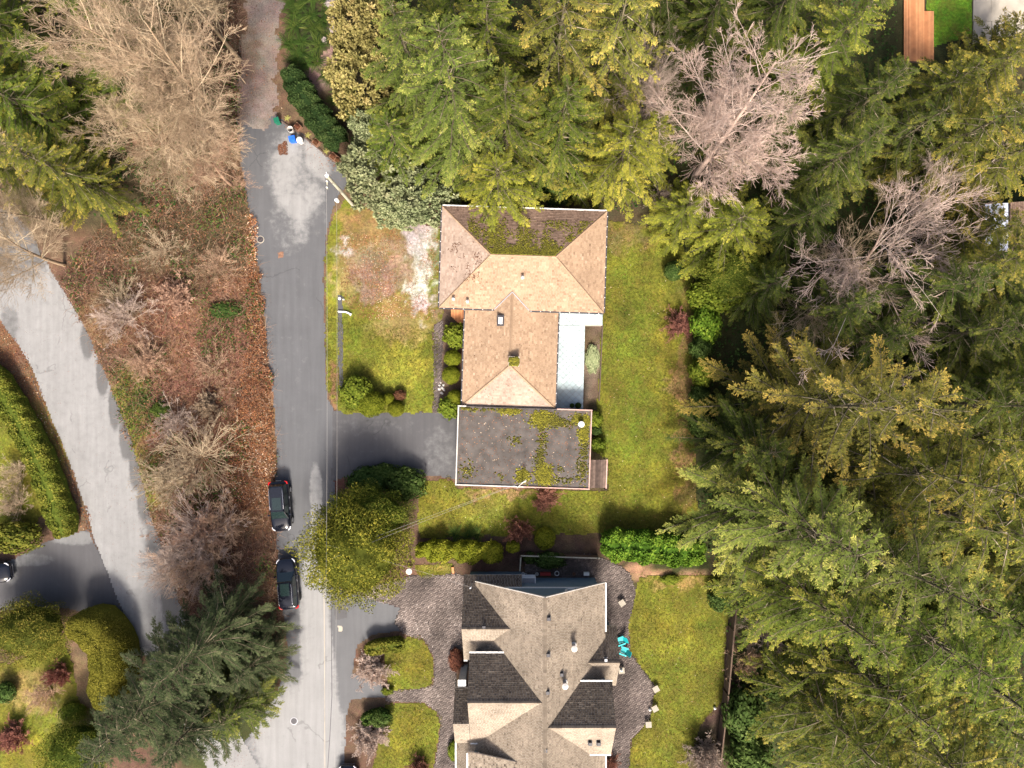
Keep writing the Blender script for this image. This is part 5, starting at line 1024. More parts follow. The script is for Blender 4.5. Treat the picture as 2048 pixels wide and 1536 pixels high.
BSH = [(1, (1220, 1525), 1.15, 1.15, 'twig_red', 'rust-brown shrub at the lower right corner of the grey house'),
       (1, (838, 1530), 1.38, 1.15, 'twig_red', 'rust-red shrub at the bottom edge of the lower island lawn'),
       (1, (30, 1475), 1.61, 1.78, 'twig_red', 'red-brown shrub in the bottom left corner'),
       (1, (120, 1345), 1.84, 1.26, 'twig_red', 'dark maroon shrub left of the tall clipped hedge'),
       (1, (1036, 1058), 1.95, 1.49, 'twig_red', 'rust-red shrub between the ferns and the clipped ball'),
       (1, (1095, 995), 1.15, 1.55, 'twig_red', 'maroon shrub below the south garage wall'),
       (1, (1357, 645), 1.38, 1.67, 'twig_red', 'maroon shrub bulging into the east lawn'),
       (0, (245, 635), 3.6, 3.6, 'twig_grey', 'grey bare shrub on the bank beside the pale road'), (2, (350, 965), 3.2, 4.4, 'twig_tan', 'bare shrub spreading over the pale road edge'),
       (0, (395, 1060), 3.4, 4.4, 'twig_brown', 'brown bare thicket below the fan-shaped shrub'), (1, (420, 1130), 3.6, 4.6, 'twig_brown', 'brown bare thicket beside the lower parked car'), (2, (360, 1120), 3.0, 4.2, 'twig_grey', 'grey bare thicket over the pale road'), (0, (450, 1040), 2.6, 3.4, 'twig_brown', 'brown bare shrub between the two parked cars'),
       (2, (290, 720), 2.2, 2.8, 'twig_brown', 'reddish bare shrub on the bank below the grey one'), (1, (350, 845), 2.4, 3.0, 'twig_grey', 'grey bare shrub above the fan-shaped one'),
       (0, (742, 1340), 1.7, 1.98, 'twig_pink', 'pinkish bare ornamental shrub on the upper island'), (1, (738, 1470), 1.8, 1.99, 'twig_pink', 'pale bare ornamental shrub on the lower island'), (2, (1410, 1505), 2.4, 1.98, 'twig_grey', 'purple-grey bare shrub at the bottom right of the lower lawn'),
       (1, (1530, 1255), 4.0, 3.0, 'twig_grey', 'brownish bare shrub behind the fence beside the lower lawn'), (0, (1495, 1320), 2.8, 2.4, 'twig_brown', 'dark brown bare shrub behind the fence'), (2, (95, 1390), 2.2, 2.6, 'twig_brown', 'reddish bare shrub on the bottom left lawn'),
       (0, (30, 955), 2.6, 2.6, 'twig_tan', 'pale bare shrub on the hedged lawn at the left'), (1, (30, 1010), 2.4, 2.4, 'twig_tan', 'pale bare shrub above the left driveway shrub'), (2, (1325, 400), 2.6, 2.0, 'twig_grey', 'grey bare shrub by the north-east lawn corner'), (1, (905, 448), 2.0, 1.2, 'twig_grey', 'small bare shrub against the tan roof corner')]
for i, c, h, r_, m, lab in BSH:
    p = W(c[0], c[1], h*.3); rt = tag(empty('bare_shrub', (p.x, p.y, 0), rp_.uniform(0, 6)), lab, 'shrub'); put(rt, BBR[i % 2] if r_ < 2 else BB[i], M[m], (r_/1.2, r_/1.2, h/1.2) if r_ < 2 else (r_/3, r_/3, h/3), 'branches')
for i in range(6):
    x, y = rp_.uniform(250, 500), rp_.uniform(440, 1180)
    if x < 150+ (y-560)*.38+60 or x > 478+(y-430)*.09: continue
    h = rp_.uniform(.9, 1.8); rt = tag(empty('bare_shrub', W(x, y), rp_.uniform(0, 6)), 'low bare twiggy shrub growing among the brambles on the bank', 'shrub', 'low shrubs on the bramble bank'); q = rp_.uniform(1.3, 2.3); put(rt, BBR[i % 2], M[('twig_brown', 'twig_tan', 'twig_brown', 'twig_tan')[i % 4]], (q/1.2, q/1.2, h/1.2), 'branches')
# hedges
def hedge(path, wd, h, n, m, label, seed, lL=.2, lW=.12, box=.4, lump=.08):
    c = W(*path[len(path)//2]); rt = tag(empty('hedge', c), label, 'hedge'); V_, F_, T_ = hedge_mesh(seed, [W(*p) for p in path], wd, h, n, lL, lW, box, lump); V_[:, 0] -= c.x; V_[:, 1] -= c.y; link('foliage', mesh_np('foliage', V_, F_, tint=T_), M[m], rt); return rt
hedge([(-40, 720), (10, 765), (50, 830), (90, 905), (115, 970), (138, 1035), (146, 1068)], 2.6, 1.7, 15000, 'hedge', 'long clipped hedge curving along the pale left road', 1)
hedge([(175, 1232), (218, 1240), (245, 1275), (250, 1320), (240, 1390)], 3.8, 3.6, 34000, 'hedgegold', 'tall rounded golden-green hedge at the corner of the left driveway', 2, .11, .07, .6, .02)
hedge([(835, 1096), (900, 1098), (960, 1100), (1006, 1100)], 2.0, 1.5, 6500, 'bushyel', 'lumpy clipped hedge of bushes beside the big cypress', 3, .2, .1, .6, .25)
hedge([(1014, 1088), (1038, 1088)], 1.3, 1.8, 1300, 'bushyel', 'short clipped bush at the right end of the lumpy hedge', 4, .2, .1, .6, .1)
hedge([(1198, 1080), (1260, 1084), (1330, 1090), (1398, 1098)], 3.0, 2.3, 5200, 'laurel', 'bright glossy laurel hedge between the two properties', 5, .34, .17, .4, .12)
hedge([(735, 1292), (775, 1284), (812, 1281)], 1.3, 1.3, 2800, 'hedge', 'dark clipped hedge at the top of the upper island lawn', 6)
hedge([(728, 1432), (760, 1422), (782, 1426)], 1.2, 1.2, 1800, 'fern', 'dark clipped hedge at the top of the lower island lawn', 7)
hedge([(585, 150), (615, 205), (650, 255), (690, 300)], 2.6, 1.8, 7000, 'deephedge', 'dark low hedge running diagonally behind the planter boxes', 8, .22, .10, .5, .14)
# ferns in the bed at the top and along the south hedge
rf = random.Random(8); fl = []
for _ in range(300):
    x, y = rf.uniform(566, 664), rf.uniform(-5, 130)
    if x < 572+abs(y-60)*.1 or (x > 640 and y > 95) or (x < 600 and y > 125): continue
    if all((x-a)**2+(y-b)**2 > 22**2 for a, b in fl): fl.append((x, y))
    if len(fl) > 19: break
for x, y in fl:
    rt = tag(empty('fern', W(x, y), rf.uniform(0, 6)), 'green fern in the bed between the gravel lane and the garden path', 'fern', 'ferns in the upper bed'); s = rf.uniform(1.1, 1.6); put(rt, FERN[rf.randrange(2)], M['fern'], (s, s, s), 'fronds')
for x, y in ((662, 160), (680, 185), (697, 205), (670, 205), (690, 235), (712, 222), (650, 150), (715, 250), (705, 185)):
    rt = tag(empty('fern', W(x, y), rf.uniform(0, 6)), 'green fern below the garden path beside the dark diagonal hedge', 'fern', 'ferns below the path'); put(rt, FERN[rf.randrange(2)], M['fern'], (1, 1, 1), 'fronds')
for x, y in ((912, 1068), (935, 1070), (955, 1067)):
    rt = tag(empty('fern', W(x, y), rf.uniform(0, 6)), 'dark fern along the top of the lumpy clipped hedge', 'fern', 'ferns by the lumpy hedge'); put(rt, FERN[rf.randrange(2)], M['fern'], (1.1, 1.1, 1), 'fronds')
rt = tag(empty('fern', W(285, 800), 1), 'sword fern at the edge of the pale road verge', 'fern'); put(rt, FERN[0], M['fern'], (1.2, 1.2, 1), 'fronds')

# ------------------------------------------------------------------ ground litter, brambles, grass: nobody could count these
def scatter(name, polys, n, m, label, cat, size=(.08, .2), z=(.02, .06), seed=1, tmean=.5, tsd=.25, asp=.6, tilt=.35, clump=0., csc=1.5, upright=0.):
    g = np.random.default_rng(seed); P = [pw(p) for p in polys]; A = np.array([q for p in P for q in p]); x = g.uniform(A[:, 0].min(), A[:, 0].max(), n*4); y = g.uniform(A[:, 1].min(), A[:, 1].max(), n*4); ex = x+(fbm(x, y, 1.)-.5)*1.2; ey = y+(fbm(x+9, y+5, 1.)-.5)*1.2
    ins = np.zeros(len(x), bool)
    for p in P: ins |= inpoly(ex, ey, p)
    if clump: ins &= fbm(x, y, csc) > clump+g.normal(0, .05, len(x))
    x, y = x[ins][:n], y[ins][:n]; n = len(x); a = g.random(n)*6.283; nr = unit(np.array([0, 0, 1.])+g.normal(0, tilt, (n, 3))); D = unit(np.stack([np.cos(a), np.sin(a), np.full(n, upright)+g.normal(0, .1, n)], 1)); S = unit(np.cross(D, nr)); sz = g.uniform(size[0], size[1], n)
    p = np.stack([x, y, g.uniform(z[0], z[1], n)], 1); v, f = leaves(p, D, S, sz, sz*asp); t = np.clip(g.normal(tmean, tsd, n)+(fbm(x, y, 3.)-.5)*.7, 0, 1)
    return tag(link(name, mesh_np(name, v, f, tint=np.repeat(t, 4)), M[m]), label, cat, kind='stuff')
bank2 = [(290, -20), (480, -20), (485, 200), (482, 330), (500, 420), (300, 400), (240, 300)]
bank = [(300, 395), (480, 360), (502, 440), (518, 540), (532, 660), (543, 760), (552, 860), (554, 960), (554, 1060), (558, 1140), (566, 1210), (560, 1290), (420, 1290), (355, 1190), (330, 1110), (304, 1040), (285, 960), (267, 890), (246, 830), (220, 760), (190, 690), (160, 630), (120, 560), (180, 480)]
scatter('bramble_leaves', [bank, bank2], 36000, 'bramble', 'brown withered brambles covering the bank between the two roads', 'brambles', (.10, .26), (.05, .75), 1, .42, .25, .45, .6)
scatter('ivy', [bank, bank2, [(300, 400), (485, 370), (515, 520), (400, 640), (280, 560)]], 13000, 'ivy', 'dark green ivy in patches over the bank between the two roads', 'ivy', (.12, .24), (.1, .6), 2, .5, .2, .7, .5, .56, 2.6)
scatter('fallen_leaves', [[(498, 430), (512, 430), (526, 600), (541, 740), (550, 850), (553, 950), (553, 1020), (460, 1020), (455, 900), (480, 780), (500, 700), (496, 560)]], 13000, 'litter', 'orange-brown fallen leaves along the west kerb of the main road', 'leaves', (.07, .17), (.03, .5), 3, .68, .2, .7, .5)
scatter('fallen_leaves', [[(0, 640), (40, 690), (62, 730), (103, 840), (133, 910), (164, 990), (188, 1066), (160, 1060), (140, 990), (100, 900), (60, 810), (0, 740)]], 2600, 'litter', 'brown fallen leaves between the clipped hedge and the pale road', 'leaves', (.07, .16), (.02, .05), 4, .4)
scatter('fallen_leaves', [[(546, 150), (600, 262), (690, 345), (660, 330), (600, 285), (560, 250)], [(1372, 560), (1392, 560), (1392, 900), (1376, 900)], [(470, 0), (570, 0), (550, 240), (470, 240)]], 3600, 'litter', 'loose brown leaves on the gravel lane and beside the planters', 'leaves', (.06, .15), (.02, .04), 5, .4)
scatter('fallen_leaves', [[(680, 470), (800, 460), (880, 460), (880, 640), (700, 640), (680, 560)]], 5000, 'litter', 'rusty needles and leaves over the bare upper half of the front lawn', 'leaves', (.05, .14), (.045, .06), 6, .6, .25, .5, .3, .45)
scatter('fallen_leaves', [p for l in lawn_defs[1:6] for p in l], 1500, 'litter', 'scattered fallen leaves on the lawns around both houses', 'leaves', (.05, .12), (.05, .07), 7, .6, .3, .6, .3)
scatter('road_debris', [[(483, 330), (500, 420), (528, 620), (550, 840), (553, 1060), (565, 1200), (576, 1300), (590, 1300), (575, 1060), (566, 850), (540, 620), (512, 420), (497, 330)], [(560, 1350), (500, 1460), (430, 1560), (470, 1560), (530, 1460), (585, 1350)], [(560, 235), (690, 345), (680, 400), (660, 370), (600, 300)]], 2600, 'litter', 'needles, twigs and leaf crumbs gathered along the edges of the main road', 'debris', (.04, .12), (.018, .03), 8, .35, .25, .35, .2)
scatter('road_debris', [left_road], 700, 'litter', 'sparse leaf crumbs over the pale left road', 'debris', (.04, .10), (.018, .03), 9, .3, .25, .4, .2)
scatter('fallen_leaves', [[(558, 284), (572, 282), (576, 300), (568, 310), (556, 302)]], 900, 'litter', 'rusty patch of rotting leaves on the road near the blue bin', 'leaves', (.05, .12), (.018, .03), 17, .3, .15)
rb = random.Random(31)
for i in range(10):
    x, y = rb.uniform(300, 500), rb.uniform(450, 1150); L_ = rb.uniform(1.6, 3.4); fb = tag(empty('fallen_branch', W(x, y), rb.uniform(0, 6.28)), 'thin pale fallen branch lying in the brambles on the bank', 'branch', 'fallen branches on the bank'); mb = MB(); pts_ = [(L_*k/6-L_/2, rb.uniform(-.12, .12), .45+.12*math.sin(k)) for k in range(7)]; mb.tube(pts_, [.035-.004*k for k in range(7)], 5)
    for k in (2, 3, 4, 5): q = Vector(pts_[k]); mb.tube([q, q+Vector((.4, rb.choice((-1, 1))*.4, .1))], [.014, .006], 4)
    mb.build('stem', M['branchwood'] if i % 3 == 0 else M['twig_tan'], fb, world=False)
# seams in the asphalt: gutter line of the pale road, joint down the lower main road
def seam(pts_, wd, label_m, z_):
    mb = MB()
    for a, b in zip(pts_, pts_[1:]): a, b = W(*a), W(*b); d_ = (b-a).normalized(); n_ = Vector((-d_.y, d_.x, 0))*wd/2; u_ = Vector((0, 0, z_)); mb.add([a-n_+u_, b-n_+u_, b+n_+u_, a+n_+u_], [(0, 1, 2, 3)])
    o = mb.build('road_joint', M[label_m]); o['kind'] = 'structure'
seam([(60, 745), (95, 835), (128, 915), (155, 990), (176, 1050), (200, 1110), (216, 1152)], .05, 'darkmetal', .021)
seam([(664, 1180), (663, 1280), (664, 1390), (660, 1470), (655, 1545)], .06, 'darkmetal', .021)
seam([(648, 1175), (649, 1300), (650, 1545)], .07, 'concrete', .020)
for (pl, mm) in (([(676, 1252), (684, 1251), (686, 1262), (677, 1264)], 'concrete'), ([(668, 1180), (690, 1178), (694, 1236), (670, 1240)], 'asphalt_drive'), ([(556, 505), (566, 504), (567, 514), (557, 516)], 'terracotta')):
    o = sheet('road_patch', [pl], M[mm], .08, .019, .03, .5, tintf=lambda X, Y: X*0)
g_ = np.random.default_rng(4)
def twigs(polys, n, m, label, L=(.6, 1.6), seed=3, zmax=.7):
    g = np.random.default_rng(seed); P = [pw(p) for p in polys]; A = np.array([q for p in P for q in p]); x = g.uniform(A[:, 0].min(), A[:, 0].max(), n*3); y = g.uniform(A[:, 1].min(), A[:, 1].max(), n*3); k = np.zeros(len(x), bool)
    for p in P: k |= inpoly(x, y, p)
    x, y = x[k][:n], y[k][:n]; n = len(x); a = g.random(n)*6.283; l = g.uniform(*L, n); p0 = np.stack([x, y, g.uniform(0, .3, n)], 1); d_ = np.stack([np.cos(a), np.sin(a), g.uniform(.2, .9, n)], 1); p1 = p0+d_*(l/2)[:, None]; p2 = p1+np.stack([np.cos(a+.3), np.sin(a+.3), g.uniform(-.6, .1, n)], 1)*(l/2)[:, None]; p1[:, 2] = np.minimum(p1[:, 2], zmax)
    r = g.uniform(.008, .016, n); V1, F1 = tubes(p0, p1, r, r*.8); V2, F2 = tubes(p1, p2, r*.8, r*.4); t = np.repeat(np.clip(g.normal(.45, .22, n), 0, 1), 6); V_, F_, T_ = join([(V1, F1, t), (V2, F2, t)])
    return tag(link('bramble_canes', mesh_np('bramble_canes', V_, F_, tint=T_), M[m]), label, 'brambles', kind='stuff')
twigs([bank, bank2], 8500, 'twig_brown', 'tangled brown bramble canes over the bank between the roads')
# grass on the lawns
scatter('grass', [p for l in lawn_defs[1:2] for p in l], 26000, 'grass', 'short mossy grass of the east lawn', 'grass', (.07, .17), (.03, .05), 11, .42, .2, .35, .5, upright=.5)
scatter('grass', [p for l in lawn_defs[2:6] for p in l], 20000, 'grass', 'yellow-green grass of the lower lawn and islands', 'grass', (.07, .17), (.03, .05), 12, .55, .2, .35, .5, upright=.5)
scatter('grass', [[(652, 600), (690, 640), (880, 660), (865, 826), (690, 826), (656, 780)]], 9000, 'grass', 'mossy grass on the lower half of the front lawn', 'grass', (.07, .17), (.03, .05), 13, .5, .22, .35, .5, upright=.5)
scatter('grass', [p for l in lawn_defs[6:8] for p in l], 8000, 'grass', 'grass of the two lawns on the left edge', 'grass', (.07, .18), (.03, .05), 14, .6, .2, .35, .5, upright=.5)
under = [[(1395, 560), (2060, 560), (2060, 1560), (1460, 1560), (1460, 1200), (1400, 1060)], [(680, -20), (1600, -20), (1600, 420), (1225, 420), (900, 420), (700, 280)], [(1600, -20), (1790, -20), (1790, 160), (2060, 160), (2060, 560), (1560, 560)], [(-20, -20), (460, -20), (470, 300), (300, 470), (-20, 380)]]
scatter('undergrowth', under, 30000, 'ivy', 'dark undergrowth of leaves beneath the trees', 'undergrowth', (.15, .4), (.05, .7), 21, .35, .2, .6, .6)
#==PART6==
# ------------------------------------------------------------------ cars
def car(c, heading, label, paint='carpaint', Lc=4.75, wagon=True):
    """an SUV, nose along +x of its own frame; c is the pixel of its middle"""
    p = W(c[0], c[1], .8); rt = tag(empty('parked_car', (p.x, p.y, .012), heading), label, 'car', 'cars parked around the houses'); k = Lc/4.75
    st = [(-2.36, .70, .50, .92), (-2.28, .84, .38, 1.0), (-1.9, .91, .30, 1.04), (-1.1, .94, .26, 1.03), (0, .94, .26, 1.0), (.9, .94, .26, 1.0), (1.25, .93, .27, 1.0), (1.75, .91, .30, .94), (2.1, .86, .34, .86), (2.28, .76, .38, .78), (2.37, .58, .42, .68)]
    vs_, fs = [], []; n = 14
    for x, hw_, zl_, zh in st:
        half = [(0, zl_), (hw_*.8, zl_), (hw_*.97, zl_+.10), (hw_, (zl_+zh)/2), (hw_*.985, zh-.12), (hw_*.90, zh-.01), (hw_*.5, zh+.035), (0, zh+.045)]
        ring = half+[(-a, b) for a, b in half[-2:0:-1]]
        vs_ += [(x*k, a, b) for a, b in ring]
    n = 14
    for i in range(len(st)-1):
        for j in range(n): fs.append((i*n+j, (i+1)*n+j, (i+1)*n+(j+1) % n, i*n+(j+1) % n))
    fs += [tuple(range(n)), tuple((len(st)-1)*n+j for j in range(n-1, -1, -1))]
    mb = MB(); mb.add(vs_, fs); body = mb.build('body', M[paint], rt, world=False, smooth=True)
    b = [(-2.15, .80), (-1.2, .86), (.2, .86), (1.2, .78)]; t = [(-1.80, .58), (-1.1, .67), (-.1, .68), (.42, .60)]; zb, zt = .98, 1.62
    def ring(ps, z): return [(x*k, y, z) for x, y in ps]+[(x*k, -y, z) for x, y in reversed(ps)]
    mb = MB(); vb = ring(b, zb)+ring(t, zt); fs = [(i, (i+1) % 8, (i+1) % 8+8, i+8) for i in range(8)]+[tuple(range(8, 16))]; mb.add(vb, fs); mb.build('cabin_glass', M['carglass'], rt, world=False)
    mb = MB(); mb.add([(x, y*1.015, z) for x, y, z in ring([(-1.95, .60), (-1.1, .70), (-.1, .71), (.40, .62)], 1.615)]+ring([(-1.86, .52), (-1.1, .60), (-.1, .61), (.34, .54)], 1.69), [(i, (i+1) % 8, (i+1) % 8+8, i+8) for i in range(8)]+[tuple(range(8, 16)), tuple(range(7, -1, -1))]); roof_ = mb.build('roof_panel', M[paint], rt, world=False)
    mb = MB(); mb.box((-.35*k, 0, 1.695), (1.15*k, .86, .012)); mb.build('sunroof', M['carglass'], roof_, world=False)
    for s in (-1, 1):
        mb = MB(); mb.tube([(-1.75*k, s*.60, 1.68), (-1.6*k, s*.62, 1.745), (-.2*k, s*.64, 1.745), (.15*k, s*.61, 1.68)], .022, 6); mb.build('roof_rail', M['chrome'], rt, world=False)
        for xa, xb in ((-1.15, -1.10), (-.15, -.10)):
            mb = MB(); mb.bar((xa*k, s*.875, .99), (xb*k, s*.69, 1.62), .08, .03); mb.build('pillar', M[paint], rt, world=False)
        mb = MB(); mb.bar((1.19*k, s*.80, .99), (.42*k, s*.615, 1.63), .07, .04); mb.build('pillar', M[paint], rt, world=False)
        mb = MB(); mb.box((.78*k, s*1.02, 1.08), (.16, .22, .15), s*.2, taper=.85); mi = mb.build('mirror', M[paint], rt, world=False)
        mb = MB(); mb.tube([(1.95*k, s*.86, .80), (2.15*k, s*.78, .78), (2.30*k, s*.60, .74)], [.05, .075, .05], 6); mb.build('headlight', M['lampclear'], rt, world=False)
        mb = MB(); mb.tube([(-2.05*k, s*.90, .98), (-2.25*k, s*.84, .97), (-2.34*k, s*.62, .95)], [.05, .085, .05], 6); mb.build('taillight', M['lampred'], rt, world=False)
        for xw_ in (-1.42, 1.45):
            mb = MB(); mb.v, mb.f, mb.t = [], [], []; r_ = .36; prof = [(r_*.62, -.11), (r_*.95, -.11), (r_, -.07), (r_, .07), (r_*.95, .11), (r_*.62, .11)]; m2 = MB(); m2.lathe((0, 0, 0), prof, 20)
            mb.add([(xw_*k+v[0], s*.86+v[2], .36+v[1]) for v in m2.v], m2.f); ty = mb.build('wheel', M['tyre'], rt, world=False)
            m2 = MB(); m2.lathe((0, 0, 0), [(.03, -.09), (.22, -.10), (.23, .10), (.05, .118)], 12); mb = MB(); mb.add([(xw_*k+v[0], s*.87+v[2], .36+v[1]) for v in m2.v], m2.f); mb.build('rim', M['chrome'], ty, world=False)
        for xh in (-.75, .25): mb = MB(); mb.box((xh*k, s*.95, .88), (.2, .03, .035)); mb.build('door_handle', M['chrome'], rt, world=False)
    mb = MB(); mb.box((2.36*k, 0, .60), (.05, 1.0, .16)); mb.build('grille', M['darkmetal'], rt, world=False)
    mb = MB(); mb.box((2.36*k, 0, .42), (.06, 1.3, .08)); mb.build('bumper_trim', M['chrome'], rt, world=False)
    mb = MB(); mb.box((-2.37*k, 0, .72), (.03, .5, .13)); mb.build('number_plate', M['white'], rt, world=False)
    mb = MB(); mb.bar((1.05*k, -.3, 1.07), (.72*k, .15, 1.36), .025, .02); mb.bar((1.05*k, .25, 1.07), (.75*k, .6, 1.32), .025, .02); mb.build('wipers', M['tyre'], rt, world=False)
    return rt
car((560, 1012), R(-90+4), 'black SUV parked nose down beside the leaf-covered bank')
car((575, 1167), R(90+5), 'black SUV parked nose up, the lower one, with red tail lamps showing')
car((-30, 1150), R(8), 'dark car cut off by the left edge on the side driveway', 'carpaint')
car((696, 1582), R(92), 'dark blue car peeking in at the bottom edge', 'carpaint')

# ------------------------------------------------------------------ utility pole and wires
pb = W(706, 410); pt = 9.2
pole = tag(empty('utility_pole', pb), 'weathered wooden utility pole beside the pale tufted pine', 'pole')
mb = MB(); mb.tube([(0, 0, 0), (0, 0, pt)], [.17, .12], 12); mb.build('post', M['polewood'], pole, world=False)
mb = MB(); mb.lathe((0, 0, pt-.02), [(.13, 0), (.16, .05), (.05, .12)], 10); mb.build('pole_cap', M['white'], pole, world=False)
mb = MB(); mb.bar((-.15, -.9, pt-.7), (-.15, .5, pt-.7), .1, .12); mb.build('crossarm', M['polewood'], pole, world=False)
for y in (-.8, -.3, .4): mb = MB(); mb.lathe((-.15, y, pt-.64), [(.04, 0), (.07, .05), (.04, .1), (.07, .14), (.02, .2)], 8); mb.build('insulator', M['white'], pole, world=False)
mb = MB(); mb.tube([(.05, -.3, pt-3.6), (.0, -.75, pt-3.4), (-.02, -1.0, pt-3.3)], .035, 6); lamp_arm = mb.build('lamp_arm', M['greymetal'], pole, world=False)
mb = MB(); mb.lathe((-.02, -1.15, pt-3.35), [(.05, -.25), (.16, -.2), (.17, .25), (.08, .32)], 12); mb.build('lamp_head', M['white'], pole, world=False)
mb = MB(); mb.tube([(-.12+.28*math.cos(a*.5), -.1+.2*math.sin(a*.5), pt-1.1-.03*a) for a in range(13)], .018, 5); mb.build('cable_loop', M['darkmetal'], pole, world=False)
def wire(a, b, sag, label, r_=.008):
    a, b = Vector(a), Vector(b); n = 24; rt = tag(empty('overhead_wire', a), label, 'wire'); mb = MB()
    mb.tube([a+(b-a)*i/n-Vector((0, 0, 4*sag*(i/n)*(1-i/n))) for i in range(n+1)], r_, 5); mb.build('strand', M['wire'], rt); return rt
top = pb+Vector((-.15, -.8, pt-.44)); far = W(645, 1640, 8.5)
wire(top, far, .7, 'long overhead wire running down the east side of the main road from the pole', .010)
wire(pb+Vector((-.02, -1.1, pt-3.2)), W(668, 1640, 6.2), .5, 'lower overhead cable beside the long road wire', .009)
mid = W(652, 1122, 7.6)
wire(mast_top, mid, .35, 'service wire from the garage roof mast to the road line'); wire(mast_top+Vector((-.2, -.1, -.25)), mid+Vector((0, .35, -.5)), .45, 'second service wire just below the garage mast wire')
wire(mast2_top, W(655, 1090, 7.5), .3, 'service wire from the grey house mast to the road line')

# ------------------------------------------------------------------ bins, planters, boulders
def bucket(c, r_, h, m, label, name='bucket', lid=False):
    p = W(c[0], c[1], h); rt = tag(empty(name, (p.x, p.y, .012)), label, name.replace('_', ' ')); mb = MB()
    mb.lathe((0, 0, 0), [(r_*.78, 0), (r_, h), (r_*1.06, h), (r_*1.06, h-.04), (r_*.93, h-.03), (r_*.74, .06)], 18); mb.build('shell', M[m], rt, world=False)
    if lid: mb = MB(); mb.lathe((0, 0, h-.01), [(r_*1.1, 0), (r_*1.1, .04), (r_*.9, .06)], 18); mb.build('lid', M[m], rt, world=False)
    else:
        mb = MB(); mb.lathe((0, 0, 0), [(r_*.76, .07), (r_*.82, .2)], 18); mb.build('contents', M['darkmetal'], rt, world=False)
    return rt
bucket((580, 258), .27, .75, 'offwhite', 'open white barrel near the wooden planters'); bucket((599, 280), .26, .6, 'white', 'white barrel with its lid on, beside the blue bin', 'barrel', True)
p = W(588, 282); bn = tag(empty('blue_bin', (p.x, p.y, .012), .2), 'bright blue plastic bin beside the lidded white barrel', 'bin'); mb = MB(); mb.box((0, 0, .3), (.5, .46, .58), taper=1.12); mb.build('tub', M['blue'], bn, world=False); mb = MB(); mb.box((0, .03, .62), (.6, .5, .05)); mb.box((.05, -.1, .66), (.3, .2, .04), .3); mb.build('lid', M['blue'], bn, world=False); mb = MB(); mb.bar((-.2, -.27, .5), (.2, -.27, .5), .04, .04); mb.build('handle', M['blue'], bn, world=False)
p = W(558, 246); bn = tag(empty('green_bin', (p.x, p.y, .012), .3), 'dark green bin at the lane end beside the barrels', 'bin'); mb = MB(); mb.box((0, 0, .35), (.4, .4, .68), taper=1.12); mb.build('tub', M['greenpl'], bn, world=False); mb = MB(); mb.box((0, 0, .72), (.5, .5, .05)); mb.build('lid', M['greenpl'], bn, world=False)
M['palm'] = fol('variegated_leaves', (.30, .30, .08), (.50, .48, .14), (.70, .66, .28))
for (x, y), lab in zip(((575, 237), (616, 271), (652, 304)), ('topmost', 'middle', 'lowest')):
    rt = tag(empty('spiky_plant', W(x, y)), f'pale yellow spiky plant, {lab} of three between the planter boxes', 'plant'); put(rt, FERN[0], M['palm'], (.36, .36, .5), 'fronds')
for (x, y), lab in zip(((597, 256), (634, 287), (668, 315), (678, 323)), ('nearest the open barrel', 'in the middle of the row', 'third along the row', 'at the low end of the row')):
    rt = tag(empty('planter_box', W(x, y), R(-42)), f'rusty wooden planter box {lab}', 'planter'); mb = MB()
    for s in (-1, 1): mb.box((0, s*.27, .2), (.62, .05, .4)); mb.box((s*.285, 0, .2), (.05, .49, .4))
    mb.build('box', M['terracotta'], rt, world=False); mb = MB(); mb.box((0, 0, .16), (.52, .49, .3)); mb.build('soil', M['litter'], rt, world=False); put(rt, BUSH[0], M['redbush'], (.25, .22, .2), 'plant').location = (0, 0, .2)
tb = tag(empty('bed_edging', W(625, 285)), 'dark timber edging along the bed of planter boxes', 'edging')
pts = [W(563, 243), W(600, 268), W(640, 300), W(688, 340)]
for a, b in zip(pts, pts[1:]): mb = MB(); mb.bar(a+zz*.06, b+zz*.06, .12, .14); mb.build('timber', M['oldwood'], tb)
def boulder(c, r_, label, seed, group=None, m='rock', name='boulder'):
    g = random.Random(seed); rt = W(*c); mb = MB(); prof = []; vs_, fs = [], []; n, k = 9, 5
    for i in range(k+1):
        ph = -.6+2.17*i/k
        for j in range(n): a = 6.283*j/n; rr = r_*(1+g.uniform(-.16, .16)); vs_.append((rr*math.cos(ph)*math.cos(a)*1.15, rr*math.cos(ph)*math.sin(a), max(-.02, rr*.75*(math.sin(ph)+.45))))
    for i in range(k):
        for j in range(n): fs.append((i*n+j, i*n+(j+1) % n, (i+1)*n+(j+1) % n, (i+1)*n+j))
    fs.append(tuple(k*n+j for j in range(n))); mb.add(vs_, fs); o = link(name, mb.mesh(name), M[m]); o.location = rt; o.rotation_euler[2] = g.random()*6; tag(o, label, 'rock', group)
for i, (x, y, r_) in enumerate(((664, 10, .5), (673, 21, .45), (666, 42, .4), (657, 8, .35), (668, 60, .35), (650, 82, .3))): boulder((x, y), r_, 'grey-brown boulder edging the fern bed beside the yellowish pine', i, 'boulders by the fern bed')
for i in range(11): boulder((878+rf.uniform(0, 16), 762+rf.uniform(0, 26)), rf.uniform(.07, .14), 'small pale stone in the dark bed between the clipped round shrubs', 40+i, 'pale stones by the tan wall', 'offwhite', 'stone')
# manholes
for (x, y), lab in (((521, 479), 'round dark manhole cover near the top of the main road'), ((588, 1442), 'round iron manhole cover at the road junction')):
    p = W(x, y); mh = tag(empty('manhole_cover', (p.x, p.y, .013)), lab, 'manhole'); mb = MB(); mb.lathe((0, 0, 0), [(.36, 0), (.36, .012), (.30, .014)], 24); mb.build('frame', M['greymetal'] if y > 900 else M['concrete'], mh, world=False); mb = MB(); mb.lathe((0, 0, .0), [(.29, 0), (.29, .017), (.0, .018)], 24); mb.build('lid', M['darkmetal'], mh, world=False)
